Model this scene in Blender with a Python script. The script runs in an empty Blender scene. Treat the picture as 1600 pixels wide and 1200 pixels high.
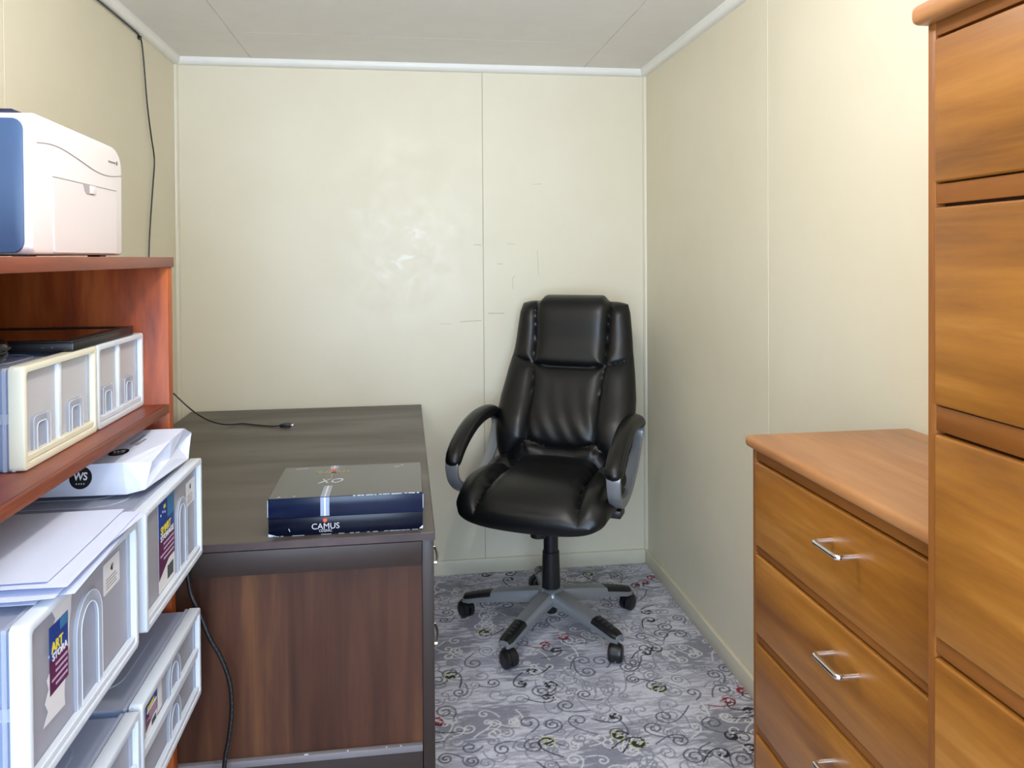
import bpy, bmesh, math, random
import numpy as np
from mathutils import Vector, Matrix, Euler

PI = math.pi
C = bpy.context.scene.collection
scene = bpy.context.scene

# ------------------------------------------------------------------ room size
XL, XR, YB, YF, ZC = -0.9365, 1.0733, 3.3683, -0.87, 2.2131
HB = 0.061


def lin(c):
    c = c / 255.0
    return c / 12.92 if c <= 0.04045 else ((c + 0.055) / 1.055) ** 2.4


def rgb(r, g, b):
    return (lin(r), lin(g), lin(b), 1.0)


# ------------------------------------------------------------------ camera
cam_data = bpy.data.cameras.new('camera')
cam = bpy.data.objects.new('camera', cam_data)
C.objects.link(cam)
scene.camera = cam
cam_data.sensor_width = 36.0
cam_data.lens = 1209.4155 * 36.0 / 1600.0
cam_data.shift_y = -(600.0 - 417.1762) / 1600.0
cam_data.clip_start = 0.02
yaw, pitch, roll = 0.1372, -0.0127, -0.0066
fw = Vector((math.sin(yaw) * math.cos(pitch), math.cos(yaw) * math.cos(pitch), math.sin(pitch)))
rt = Vector((math.cos(yaw), -math.sin(yaw), 0))
up = rt.cross(fw)
r2 = rt * math.cos(roll) + up * math.sin(roll)
u2 = -rt * math.sin(roll) + up * math.cos(roll)
M = Matrix((r2, u2, -fw)).transposed().to_4x4()
M.translation = Vector((0, 0, 1.38))
cam.matrix_world = M

# ------------------------------------------------------------------ world, daylight, exposure
world = bpy.data.worlds.new('sky')
scene.world = world
world.use_nodes = True
world.node_tree.nodes['Background'].inputs[0].default_value = (0.62, 0.76, 1.0, 1)
world.node_tree.nodes['Background'].inputs[1].default_value = 1.2
world.cycles.sampling_method = 'NONE'

WX0, WX1, WZ0, WZ1 = -0.82, 0.62, 0.50, 2.04          # wide open window in the wall behind the camera
DAY_POWER = 84.0
LAMP_STRENGTH = 350.0
ld = bpy.data.lights.new('window_daylight', 'AREA')
ld.shape = 'RECTANGLE'
ld.size, ld.size_y = WX1 - WX0, WZ1 - WZ0
ld.energy = DAY_POWER
ld.color = (0.60, 0.78, 1.0)
lo = bpy.data.objects.new('window_daylight', ld)
C.objects.link(lo)
lo.location = ((WX0 + WX1) / 2, YF - 0.08, (WZ0 + WZ1) / 2)
lo.rotation_euler = (PI / 2, 0, 0)

scene.view_settings.view_transform = 'Standard'
scene.view_settings.look = 'None'
scene.view_settings.gamma = 1.0
scene.view_settings.use_curve_mapping = False
scene.view_settings.exposure = 0.08
scene.cycles.use_denoising = True
scene.cycles.max_bounces = 8
scene.cycles.diffuse_bounces = 5
scene.cycles.glossy_bounces = 3
scene.cycles.transparent_max_bounces = 14
scene.cycles.sample_clamp_indirect = 6.0


# ------------------------------------------------------------------ material helpers
def new_mat(name):
    m = bpy.data.materials.new(name)
    m.use_nodes = True
    nt = m.node_tree
    return m, nt, nt.nodes['Principled BSDF']


def nd(nt, kind, **kw):
    n = nt.nodes.new(kind)
    for k, v in kw.items():
        setattr(n, k, v)
    return n


def coords(nt, scale=(1, 1, 1), rot=(0, 0, 0)):
    t = nd(nt, 'ShaderNodeTexCoord')
    m = nd(nt, 'ShaderNodeMapping')
    m.inputs['Scale'].default_value = scale
    m.inputs['Rotation'].default_value = rot
    nt.links.new(t.outputs['Object'], m.inputs['Vector'])
    return m.outputs['Vector']


def noise(nt, vec, scale, detail=4, rough=0.55, dist=0.0):
    n = nd(nt, 'ShaderNodeTexNoise')
    n.inputs['Scale'].default_value = scale
    n.inputs['Detail'].default_value = detail
    n.inputs['Roughness'].default_value = rough
    n.inputs['Distortion'].default_value = dist
    nt.links.new(vec, n.inputs['Vector'])
    return n.outputs['Fac']


def ramp(nt, fac, stops):
    r = nd(nt, 'ShaderNodeValToRGB')
    e = r.color_ramp.elements
    while len(e) < len(stops):
        e.new(0.5)
    for i, (p, c) in enumerate(stops):
        e[i].position = p
        e[i].color = c
    nt.links.new(fac, r.inputs['Fac'])
    return r.outputs['Color']


def maprange(nt, fac, a, b, c, d):
    r = nd(nt, 'ShaderNodeMapRange')
    for i, v in enumerate((a, b, c, d)):
        r.inputs[i + 1].default_value = v
    nt.links.new(fac, r.inputs[0])
    return r.outputs[0]


def bump(nt, bsdf, height, strength=0.2, dist=0.002):
    b = nd(nt, 'ShaderNodeBump')
    b.inputs['Strength'].default_value = strength
    b.inputs['Distance'].default_value = dist
    nt.links.new(height, b.inputs['Height'])
    nt.links.new(b.outputs['Normal'], bsdf.inputs['Normal'])
    return b


def plain(name, col, rough=0.5, metal=0.0, spec=0.5, coat=0.0, bscale=0, bstr=0.1, bdist=0.001, vary=0.06):
    m, nt, b = new_mat(name)
    b.inputs['Metallic'].default_value = metal
    b.inputs['Specular IOR Level'].default_value = spec
    b.inputs['Coat Weight'].default_value = coat
    v = coords(nt)
    f = noise(nt, v, 9.0, 3)
    c0 = tuple(x * (1 - vary) for x in col[:3]) + (1,)
    c1 = tuple(min(1, x * (1 + vary)) for x in col[:3]) + (1,)
    nt.links.new(ramp(nt, f, [(0.3, c0), (0.7, c1)]), b.inputs['Base Color'])
    nt.links.new(maprange(nt, f, 0.3, 0.7, rough * 0.9, min(1, rough * 1.1)), b.inputs['Roughness'])
    if bscale:
        bump(nt, b, noise(nt, v, bscale, 3), bstr, bdist)
    return m


def wood(name, stops, axis='z', fine=46.0, rough=0.35, coat=0.3, coat_rough=0.2, stretch=14.0, bstr=0.05, big=3.0, spec=0.5):
    m, nt, b = new_mat(name)
    s = [1.0, 1.0, 1.0]
    s['xyz'.index(axis)] = 1.0 / stretch
    v = coords(nt, tuple(s))
    f1 = noise(nt, v, fine, 5, 0.62, 0.25)
    f2 = noise(nt, v, big * 2.2, 3, 0.5, 0.6)
    mx = nd(nt, 'ShaderNodeMix', data_type='FLOAT')
    mx.inputs[0].default_value = 0.42
    nt.links.new(f1, mx.inputs[2])
    nt.links.new(f2, mx.inputs[3])
    nt.links.new(ramp(nt, mx.outputs[0], stops), b.inputs['Base Color'])
    nt.links.new(maprange(nt, f2, 0.3, 0.7, rough * 0.8, rough * 1.25), b.inputs['Roughness'])
    b.inputs['Coat Weight'].default_value = coat
    b.inputs['Coat Roughness'].default_value = coat_rough
    b.inputs['Specular IOR Level'].default_value = spec
    bump(nt, b, f1, bstr, 0.0006)
    return m


def plastic(name, col, alpha=0.6, rough=0.35, trans=0.0):
    """frosted clear polypropylene: part see-through, part milky"""
    m, nt, b = new_mat(name)
    b.inputs['Base Color'].default_value = col
    b.inputs['Roughness'].default_value = rough
    b.inputs['Alpha'].default_value = alpha
    b.inputs['Subsurface Weight'].default_value = 0.0
    tr = nd(nt, 'ShaderNodeBsdfTranslucent')
    tr.inputs['Color'].default_value = col
    mix = nd(nt, 'ShaderNodeMixShader')
    mix.inputs[0].default_value = trans
    out = nt.nodes['Material Output']
    nt.links.new(b.outputs[0], mix.inputs[1])
    nt.links.new(tr.outputs[0], mix.inputs[2])
    nt.links.new(mix.outputs[0], out.inputs['Surface'])
    v = coords(nt)
    bump(nt, b, noise(nt, v, 60, 2), 0.05, 0.0008)
    return m


def wall_paint(name, c0, c1, rough0=0.36, rough1=0.48, polished=None):
    m, nt, b = new_mat(name)
    v = coords(nt)
    f = noise(nt, v, 1.6, 5, 0.6)
    nt.links.new(ramp(nt, f, [(0.3, c0), (0.7, c1)]), b.inputs['Base Color'])
    g = noise(nt, v, 7.0, 6, 0.65, 0.8)
    rr = maprange(nt, g, 0.35, 0.62, rough0, rough1)
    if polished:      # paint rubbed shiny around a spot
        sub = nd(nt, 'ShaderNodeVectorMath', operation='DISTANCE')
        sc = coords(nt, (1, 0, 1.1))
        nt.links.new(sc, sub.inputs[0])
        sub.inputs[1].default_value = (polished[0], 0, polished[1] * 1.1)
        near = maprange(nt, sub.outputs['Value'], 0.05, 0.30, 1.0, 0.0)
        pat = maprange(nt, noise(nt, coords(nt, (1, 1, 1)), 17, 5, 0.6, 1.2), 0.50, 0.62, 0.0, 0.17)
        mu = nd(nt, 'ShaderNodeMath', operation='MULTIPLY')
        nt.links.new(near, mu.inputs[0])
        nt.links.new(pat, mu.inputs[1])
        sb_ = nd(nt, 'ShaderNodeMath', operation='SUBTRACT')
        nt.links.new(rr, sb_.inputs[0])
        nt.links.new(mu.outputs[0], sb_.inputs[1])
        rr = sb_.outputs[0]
    nt.links.new(rr, b.inputs['Roughness'])
    vv = coords(nt, (1, 1, 0.35))
    h = noise(nt, vv, 28.0, 4, 0.6, 0.5)
    bump(nt, b, h, 0.13, 0.0010)
    b.inputs['Specular IOR Level'].default_value = 0.40
    return m


MAT = {}
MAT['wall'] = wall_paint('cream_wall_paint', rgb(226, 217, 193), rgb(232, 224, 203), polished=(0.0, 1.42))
MAT['wall_side'] = wall_paint('cream_side_wall_paint', rgb(226, 217, 192), rgb(232, 224, 202), 0.42, 0.55)
MAT['trim_cream'] = plain('cream_trim_paint', rgb(228, 221, 199), 0.35, vary=0.03)
MAT['cornice'] = plain('white_cornice_paint', rgb(240, 238, 232), 0.42, vary=0.02)
MAT['ceiling'] = plain('ceiling_board_paint', rgb(236, 232, 226), 0.6, vary=0.02, bscale=40, bstr=0.06)
MAT['joint'] = plain('joint_filler', rgb(188, 180, 156), 0.7)  # darker cream of the backing board, seen in the joints between sheets
MAT['scuff'] = plain('wall_scuff', rgb(196, 188, 166), 0.55)
MAT['chest'] = wood('honey_stained_timber', [(0.33, rgb(102, 57, 14)), (0.44, rgb(132, 80, 22)), (0.54, rgb(150, 95, 30)), (0.68, rgb(176, 121, 52))], 'y', fine=26, rough=0.4, coat=0.12, coat_rough=0.2, stretch=11, big=2.6)
MAT['chest_frame'] = wood('honey_timber_frame', [(0.25, rgb(104, 58, 18)), (0.5, rgb(126, 74, 27)), (0.78, rgb(142, 88, 36))], 'z', fine=40, rough=0.5, coat=0.0, spec=0.3)
MAT['chest_rail'] = wood('honey_timber_rail', [(0.25, rgb(104, 58, 18)), (0.5, rgb(126, 74, 26)), (0.78, rgb(142, 88, 36))], 'y', fine=40, rough=0.5, coat=0.0, spec=0.3)
MAT['chest_top'] = wood('honey_timber_top', [(0.30, rgb(138, 86, 44)), (0.5, rgb(166, 112, 65)), (0.70, rgb(184, 134, 86))], 'y', fine=30, rough=0.42, coat=0.15, stretch=11)
MAT['chest_in'] = plain('dark_gap_timber', rgb(60, 34, 16), 0.7)
MAT['ply_v'] = wood('mahogany_stain_panel', [(0.32, rgb(92, 32, 8)), (0.44, rgb(148, 64, 20)), (0.55, rgb(176, 88, 32)), (0.68, rgb(208, 128, 58))], 'z', fine=20, rough=0.5, coat=0.06, stretch=8, big=4, spec=0.35)
MAT['ply_h'] = wood('mahogany_stain_shelf', [(0.28, rgb(84, 36, 22)), (0.5, rgb(124, 60, 38)), (0.75, rgb(156, 88, 62))], 'y', fine=26, rough=0.45, coat=0.12, stretch=9, spec=0.4)
MAT['ply_e'] = wood('mahogany_shelf_edge', [(0.3, rgb(70, 30, 18)), (0.5, rgb(116, 56, 32)), (0.72, rgb(148, 80, 50))], 'y', fine=110, rough=0.5, coat=0.06, stretch=25, spec=0.35)
MAT['desk_top'] = wood('dark_desk_laminate', [(0.2, rgb(68, 60, 55)), (0.5, rgb(73, 65, 60)), (0.8, rgb(78, 70, 65))], 'x', fine=60, rough=0.38, coat=0.0, stretch=5, bstr=0.03)
MAT['desk_edge'] = plain('speckled_desk_edge', rgb(70, 54, 54), 0.38, bscale=300, vary=0.35)
MAT['desk_frame'] = plain('dark_brown_frame_laminate', rgb(50, 38, 33), 0.42, vary=0.05, spec=0.35)
MAT['desk_panel'] = wood('walnut_veneer_panel', [(0.32, rgb(44, 24, 15)), (0.44, rgb(68, 39, 26)), (0.54, rgb(82, 50, 33)), (0.67, rgb(118, 76, 44))], 'z', fine=15, rough=0.45, coat=0.0, stretch=14, big=2.4, bstr=0.02, spec=0.3)
MAT['desk_ledge'] = plain('dusty_grey_ledge', rgb(120, 114, 116), 0.5, vary=0.15)
MAT['chrome'] = plain('chrome', rgb(235, 235, 238), 0.08, 1.0, vary=0.0)
MAT['steel'] = plain('brushed_nickel', rgb(190, 186, 178), 0.28, 1.0, vary=0.03)
MAT['black_plastic'] = plain('black_plastic', rgb(20, 20, 23), 0.38)
MAT['black_gloss'] = plain('black_gloss_plastic', rgb(10, 10, 12), 0.12)
MAT['black_cable'] = plain('black_cable_rubber', rgb(22, 22, 24), 0.42)
MAT['grey_print'] = plain('pale_cable_print', rgb(96, 96, 102), 0.5)
MAT['silver'] = plain('silver_grey_painted_plastic', rgb(142, 144, 148), 0.34, 0.45, vary=0.04, bscale=400, bstr=0.05)
MAT['white_shell'] = plain('white_printer_shell', rgb(224, 219, 219), 0.4, vary=0.01)
MAT['white_shell2'] = plain('white_printer_door', rgb(222, 215, 216), 0.42, vary=0.01)
MAT['seam_grey'] = plain('grey_seam', rgb(168, 160, 160), 0.6)
MAT['navy_panel'] = plain('slate_blue_printer_panel', rgb(54, 80, 118), 0.4, vary=0.03)
MAT['navy_dark'] = plain('navy_printer_lid', rgb(24, 22, 56), 0.35)
MAT['grey_text'] = plain('grey_print_text', rgb(130, 122, 120), 0.6)
MAT['clear'] = plastic('frosted_clear_plastic', rgb(186, 202, 234), 0.46, 0.3, 0.25)
MAT['clear_lid'] = plastic('frosted_clear_lid', rgb(198, 204, 222), 0.50, 0.28, 0.15)
MAT['clear_panel'] = plastic('frosted_clear_front', rgb(206, 204, 212), 0.52, 0.3, 0.12)
MAT['small_panel'] = plastic('milky_small_front', rgb(222, 220, 222), 0.72, 0.3, 0.12)
MAT['clear_rim'] = plastic('milky_white_rim', rgb(236, 242, 250), 0.92, 0.32, 0.12)
MAT['clear_arch'] = plastic('milky_arch_handle', rgb(220, 226, 240), 0.42, 0.22, 0.15)
MAT['yellow_rim'] = plastic('yellowed_plastic_rim', rgb(242, 237, 214), 0.94, 0.36, 0.1)
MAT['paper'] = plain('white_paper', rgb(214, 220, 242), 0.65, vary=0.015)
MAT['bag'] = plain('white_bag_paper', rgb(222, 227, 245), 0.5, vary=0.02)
MAT['ink'] = plain('black_ink', rgb(16, 16, 20), 0.45)
MAT['ink_white'] = plain('white_ink', rgb(240, 240, 244), 0.5)
MAT['lab_blue'] = plain('label_blue', rgb(24, 58, 136), 0.35, vary=0.2)
MAT['lab_sky'] = plain('label_sky', rgb(62, 122, 168), 0.35, vary=0.2)
MAT['lab_purple'] = plain('label_purple', rgb(88, 30, 72), 0.35, vary=0.1)
MAT['lab_yellow'] = plain('label_yellow', rgb(232, 210, 60), 0.4)
MAT['lab_white'] = plain('label_white', rgb(222, 220, 222), 0.45)
MAT['lab_pink'] = plain('label_pale_lilac', rgb(190, 160, 190), 0.45)
MAT['box_top'] = plain('glossy_box_lid_card', rgb(26, 28, 32), 0.22, coat=0.4)
MAT['box_side'] = plain('glossy_navy_card', rgb(8, 20, 48), 0.22, coat=0.0, vary=0.15, spec=0.3)
MAT['box_base'] = plain('glossy_dark_navy_card', rgb(4, 9, 28), 0.24, coat=0.0, spec=0.25)
MAT['worn'] = plain('worn_card_edge', rgb(196, 200, 208), 0.5)
MAT['ribbon'] = plain('silver_ribbon_print', rgb(150, 162, 186), 0.3, 0.4)
MAT['ribbon_line'] = plain('pale_gold_line', rgb(232, 224, 206), 0.3, 0.3)
MAT['silver_print'] = plain('silver_print', rgb(206, 204, 204), 0.3, 0.5)
MAT['gold_print'] = plain('gold_print', rgb(190, 160, 110), 0.3, 0.5)
MAT['red_print'] = plain('red_orange_print', rgb(214, 84, 52), 0.4)
MAT['screen'] = plain('dark_glass_screen', rgb(14, 12, 12), 0.06, coat=0.5)
MAT['thread'] = plain('grey_thread', rgb(70, 70, 74), 0.6)


def leather_mat():
    m, nt, b = new_mat('black_leather')
    v = coords(nt)
    f = noise(nt, v, 5, 4)
    nt.links.new(ramp(nt, f, [(0.3, rgb(7, 7, 8)), (0.7, rgb(13, 13, 15))]), b.inputs['Base Color'])
    nt.links.new(maprange(nt, f, 0.3, 0.7, 0.33, 0.42), b.inputs['Roughness'])
    b.inputs['Specular IOR Level'].default_value = 0.42
    vo = nd(nt, 'ShaderNodeTexVoronoi')
    vo.inputs['Scale'].default_value = 420
    nt.links.new(v, vo.inputs['Vector'])
    bump(nt, b, vo.outputs['Distance'], 0.05, 0.0005)
    return m


MAT['leather'] = leather_mat()


# ------------------------------------------------------------------ mesh helpers
ORG = {}


def tag(o, label=None, cat=None, group=None, kind=None):
    if label:
        o['label'] = label
    if cat:
        o['category'] = cat
    if group:
        o['group'] = group
    if kind:
        o['kind'] = kind
    return o


def thing(name, label, cat, loc=(0, 0, 0), rotz=0.0, group=None, kind=None):
    o = bpy.data.objects.new(name, None)
    o.empty_display_size = 0.05
    C.objects.link(o)
    o.location = loc
    o.rotation_euler = (0, 0, rotz)
    ORG[o] = Vector(loc)
    return tag(o, label, cat, group, kind)


class MB:
    def __init__(s):
        s.v = []
        s.f = []

    def add(s, vs, fs):
        n = len(s.v)
        s.v += [tuple(p) for p in vs]
        s.f += [tuple(n + i for i in f) for f in fs]
        return s

    def box(s, x0, x1, y0, y1, z0, z1):
        vs = [(x0, y0, z0), (x1, y0, z0), (x1, y1, z0), (x0, y1, z0), (x0, y0, z1), (x1, y0, z1), (x1, y1, z1), (x0, y1, z1)]
        return s.add(vs, [(0, 3, 2, 1), (4, 5, 6, 7), (0, 1, 5, 4), (1, 2, 6, 5), (2, 3, 7, 6), (3, 0, 4, 7)])

    def tube(s, pts, r, n=10, cap=True, closed=False, rx=None, up=None):
        """sweep a round (or elliptical: r along 'up' normal, rx along binormal) section"""
        P = [Vector(p) for p in pts]
        m = len(P)
        base = len(s.v)
        nrm = None
        for i in range(m):
            if closed:
                t = P[(i + 1) % m] - P[i - 1]
            else:
                t = P[min(i + 1, m - 1)] - P[max(i - 1, 0)]
            t.normalize()
            if up is not None:
                bi = Vector(up)
                bi = (bi - t * bi.dot(t)).normalized()
                nrm = t.cross(bi).normalized()
            else:
                if nrm is None:
                    a = Vector((0, 0, 1)) if abs(t.z) < 0.9 else Vector((1, 0, 0))
                    nrm = (a - t * a.dot(t)).normalized()
                else:
                    nrm = (nrm - t * nrm.dot(t)).normalized()
                bi = t.cross(nrm)
            rr = r[i] if isinstance(r, (list, tuple)) else r
            rb = rr if rx is None else (rx[i] if isinstance(rx, (list, tuple)) else rx)
            for k in range(n):
                a = 2 * PI * k / n
                s.v.append(tuple(P[i] + nrm * (rr * math.cos(a)) + bi * (rb * math.sin(a))))
        rng = m if closed else m - 1
        for i in range(rng):
            j = (i + 1) % m
            for k in range(n):
                k2 = (k + 1) % n
                s.f.append((base + i * n + k, base + i * n + k2, base + j * n + k2, base + j * n + k))
        if cap and not closed:
            s.f.append(tuple(base + k for k in range(n))[::-1])
            s.f.append(tuple(base + (m - 1) * n + k for k in range(n)))
        return s

    def bar(s, pts, w, h, up):
        """sweep a rectangular section; w along 'up', h across"""
        P = [Vector(p) for p in pts]
        base = len(s.v)
        m = len(P)
        for i in range(m):
            t = (P[min(i + 1, m - 1)] - P[max(i - 1, 0)]).normalized()
            b = Vector(up)
            b = (b - t * b.dot(t)).normalized()
            nn = t.cross(b).normalized()
            ww = w[i] if isinstance(w, (list, tuple)) else w
            hh = h[i] if isinstance(h, (list, tuple)) else h
            for a, c in ((-1, -1), (1, -1), (1, 1), (-1, 1)):
                s.v.append(tuple(P[i] + b * (a * ww / 2) + nn * (c * hh / 2)))
        for i in range(m - 1):
            for k in range(4):
                k2 = (k + 1) % 4
                s.f.append((base + i * 4 + k, base + i * 4 + k2, base + i * 4 + 4 + k2, base + i * 4 + 4 + k))
        s.f.append((base + 3, base + 2, base + 1, base))
        e = base + (m - 1) * 4
        s.f.append((e, e + 1, e + 2, e + 3))
        return s

    def lathe(s, prof, n=24, c=(0, 0, 0), axis='z'):
        base = len(s.v)
        for r, z in prof:
            for k in range(n):
                a = 2 * PI * k / n
                if axis == 'z':
                    p = (c[0] + r * math.cos(a), c[1] + r * math.sin(a), c[2] + z)
                elif axis == 'x':
                    p = (c[0] + z, c[1] + r * math.cos(a), c[2] + r * math.sin(a))
                else:
                    p = (c[0] + r * math.sin(a), c[1] + z, c[2] + r * math.cos(a))
                s.v.append(p)
        m = len(prof)
        for i in range(m - 1):
            for k in range(n):
                k2 = (k + 1) % n
                s.f.append((base + i * n + k, base + i * n + k2, base + (i + 1) * n + k2, base + (i + 1) * n + k))
        s.f.append(tuple(base + k for k in range(n))[::-1])
        s.f.append(tuple(base + (m - 1) * n + k for k in range(n)))
        return s

    def prism(s, poly, axis, a, b):
        """extrude a 2-D polygon along axis from a to b; poly gives the two other coordinates in xyz order"""
        n = len(poly)

        def mk(p, t):
            if axis == 'x':
                return (t, p[0], p[1])
            if axis == 'y':
                return (p[0], t, p[1])
            return (p[0], p[1], t)
        vs = [mk(p, a) for p in poly] + [mk(p, b) for p in poly]
        fs = [tuple(range(n))[::-1], tuple(range(n, 2 * n))]
        for i in range(n):
            j = (i + 1) % n
            fs.append((i, j, n + j, n + i))
        return s.add(vs, fs)

    def ring(s, outer, inner, axis, a, b):
        """extruded frame between two polygons of the same point count"""
        n = len(outer)

        def mk(p, t):
            if axis == 'x':
                return (t, p[0], p[1])
            if axis == 'y':
                return (p[0], t, p[1])
            return (p[0], p[1], t)
        vs = [mk(p, a) for p in outer] + [mk(p, a) for p in inner] + [mk(p, b) for p in outer] + [mk(p, b) for p in inner]
        fs = []
        for i in range(n):
            j = (i + 1) % n
            fs += [(i, n + i, n + j, j), (2 * n + i, 2 * n + j, 3 * n + j, 3 * n + i), (i, j, 2 * n + j, 2 * n + i), (n + i, 3 * n + i, 3 * n + j, n + j)]
        return s.add(vs, fs)

    def sheet(s, fn, nu, nv, thick=0.0):
        """grid surface fn(u,v)->(point); optional thickness downwards in z"""
        base = len(s.v)
        for k in range(2 if thick else 1):
            for j in range(nv + 1):
                for i in range(nu + 1):
                    p = fn(i / nu, j / nv)
                    s.v.append((p[0], p[1], p[2] - k * thick))
        w = nu + 1
        N = w * (nv + 1)
        for j in range(nv):
            for i in range(nu):
                q = (base + j * w + i, base + j * w + i + 1, base + (j + 1) * w + i + 1, base + (j + 1) * w + i)
                s.f.append(q)
                if thick:
                    s.f.append(tuple(x + N for x in q[::-1]))
        if thick:
            for i in range(nu):
                a = base + i
                s.f.append((a, a + N, a + N + 1, a + 1))
                a = base + nv * w + i
                s.f.append((a, a + 1, a + N + 1, a + N))
            for j in range(nv):
                a = base + j * w
                s.f.append((a, a + w, a + w + N, a + N))
                a = base + j * w + nu
                s.f.append((a, a + N, a + w + N, a + w))
        return s

    def mesh(s, name, mat, org=(0, 0, 0), smooth=False, bevel=0.0, seg=2):
        me = bpy.data.meshes.new(name)
        o = Vector(org)
        me.from_pydata([tuple(Vector(p) - o) for p in s.v], [], s.f)
        bm = bmesh.new()
        bm.from_mesh(me)
        bmesh.ops.remove_doubles(bm, verts=bm.verts, dist=1e-6)
        bmesh.ops.recalc_face_normals(bm, faces=bm.faces)
        if bevel > 0:
            ed = [e for e in bm.edges if len(e.link_faces) == 2 and e.calc_face_angle(0) > 0.5]
            bmesh.ops.bevel(bm, geom=ed, offset=bevel, segments=seg, affect='EDGES', profile=0.5, clamp_overlap=True)
        bm.to_mesh(me)
        bm.free()
        me.materials.append(MAT[mat] if isinstance(mat, str) else mat)
        if smooth:
            for p in me.polygons:
                p.use_smooth = True
            try:
                me.set_sharp_from_angle(angle=math.radians(smooth if smooth is not True else 40))
            except Exception:
                pass
        return me

    def build(s, name, mat, parent=None, smooth=False, bevel=0.0, seg=2, org=None, label=None):
        if org is None:
            org = ORG.get(parent, Vector((0, 0, 0))) if parent else Vector((0, 0, 0))
        me = s.mesh(name, mat, org, smooth or (bevel > 0 and 35), bevel, seg)
        o = bpy.data.objects.new(name, me)
        C.objects.link(o)
        if parent:
            o.parent = parent
            ORG[o] = Vector(org)
        else:
            o.location = org
            ORG[o] = Vector(org)
        if label:
            o['label'] = label
        return o


def rrect(x0, x1, y0, y1, r, n=4):
    pts = []
    for cx, cy, a0 in ((x1 - r, y1 - r, 0), (x0 + r, y1 - r, 90), (x0 + r, y0 + r, 180), (x1 - r, y0 + r, 270)):
        for k in range(n + 1):
            a = math.radians(a0 + 90 * k / n)
            pts.append((cx + r * math.cos(a), cy + r * math.sin(a)))
    return pts


def catmull(pts, n=8, closed=False):
    P = [Vector(p) for p in pts]
    out = []
    m = len(P)
    rng = m if closed else m - 1
    for i in range(rng):
        if closed:
            a, b, c, d = P[i - 1], P[i], P[(i + 1) % m], P[(i + 2) % m]
        else:
            a, b, c, d = P[max(i - 1, 0)], P[i], P[i + 1], P[min(i + 2, m - 1)]
        for k in range(n):
            t = k / n
            out.append(0.5 * ((2 * b) + (c - a) * t + (2 * a - 5 * b + 4 * c - d) * t * t + (3 * b - a - 3 * c + d) * t ** 3))
    if not closed:
        out.append(P[-1])
    return out


def text(name, body, size, mat, parent, M4, width=None, extrude=0.0003, bold=0.0, shear=0.0):
    """flat printed lettering: a mesh of the characters set by matrix M4 (in world space)"""
    cu = bpy.data.curves.new(name, 'FONT')
    cu.body = body
    cu.size = size
    cu.extrude = extrude
    cu.offset = bold
    cu.shear = shear
    cu.align_x = 'CENTER'
    cu.align_y = 'CENTER'
    cu.resolution_u = 3
    tmp = bpy.data.objects.new(name, cu)
    C.objects.link(tmp)
    dg = bpy.context.evaluated_depsgraph_get()
    me = bpy.data.meshes.new_from_object(tmp.evaluated_get(dg))
    bpy.data.objects.remove(tmp)
    xs = [v.co.x for v in me.vertices]
    k = width / (max(xs) - min(xs)) if width else 1.0
    org = ORG.get(parent, Vector((0, 0, 0)))
    for v in me.vertices:
        p = M4 @ Vector((v.co.x * k, v.co.y, v.co.z))
        v.co = p - org
    me.materials.clear()
    me.materials.append(MAT[mat])
    o = bpy.data.objects.new(name, me)
    C.objects.link(o)
    o.parent = parent
    ORG[o] = Vector(org)
    return o


def frame4(origin, xdir, ydir):
    x = Vector(xdir).normalized()
    y = Vector(ydir)
    y = (y - x * y.dot(x)).normalized()
    z = x.cross(y)
    m = Matrix((x, y, z)).transposed().to_4x4()
    m.translation = Vector(origin)
    return m


def copy_tree(o, parent=None, dx=(0, 0, 0)):
    c = o.copy()
    C.objects.link(c)
    c.parent = parent
    if parent is None:
        c.location = Vector(o.location) + Vector(dx)
    ORG[c] = ORG.get(o, Vector((0, 0, 0)))
    for ch in list(o.children):
        copy_tree(ch, c)
    return c


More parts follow.
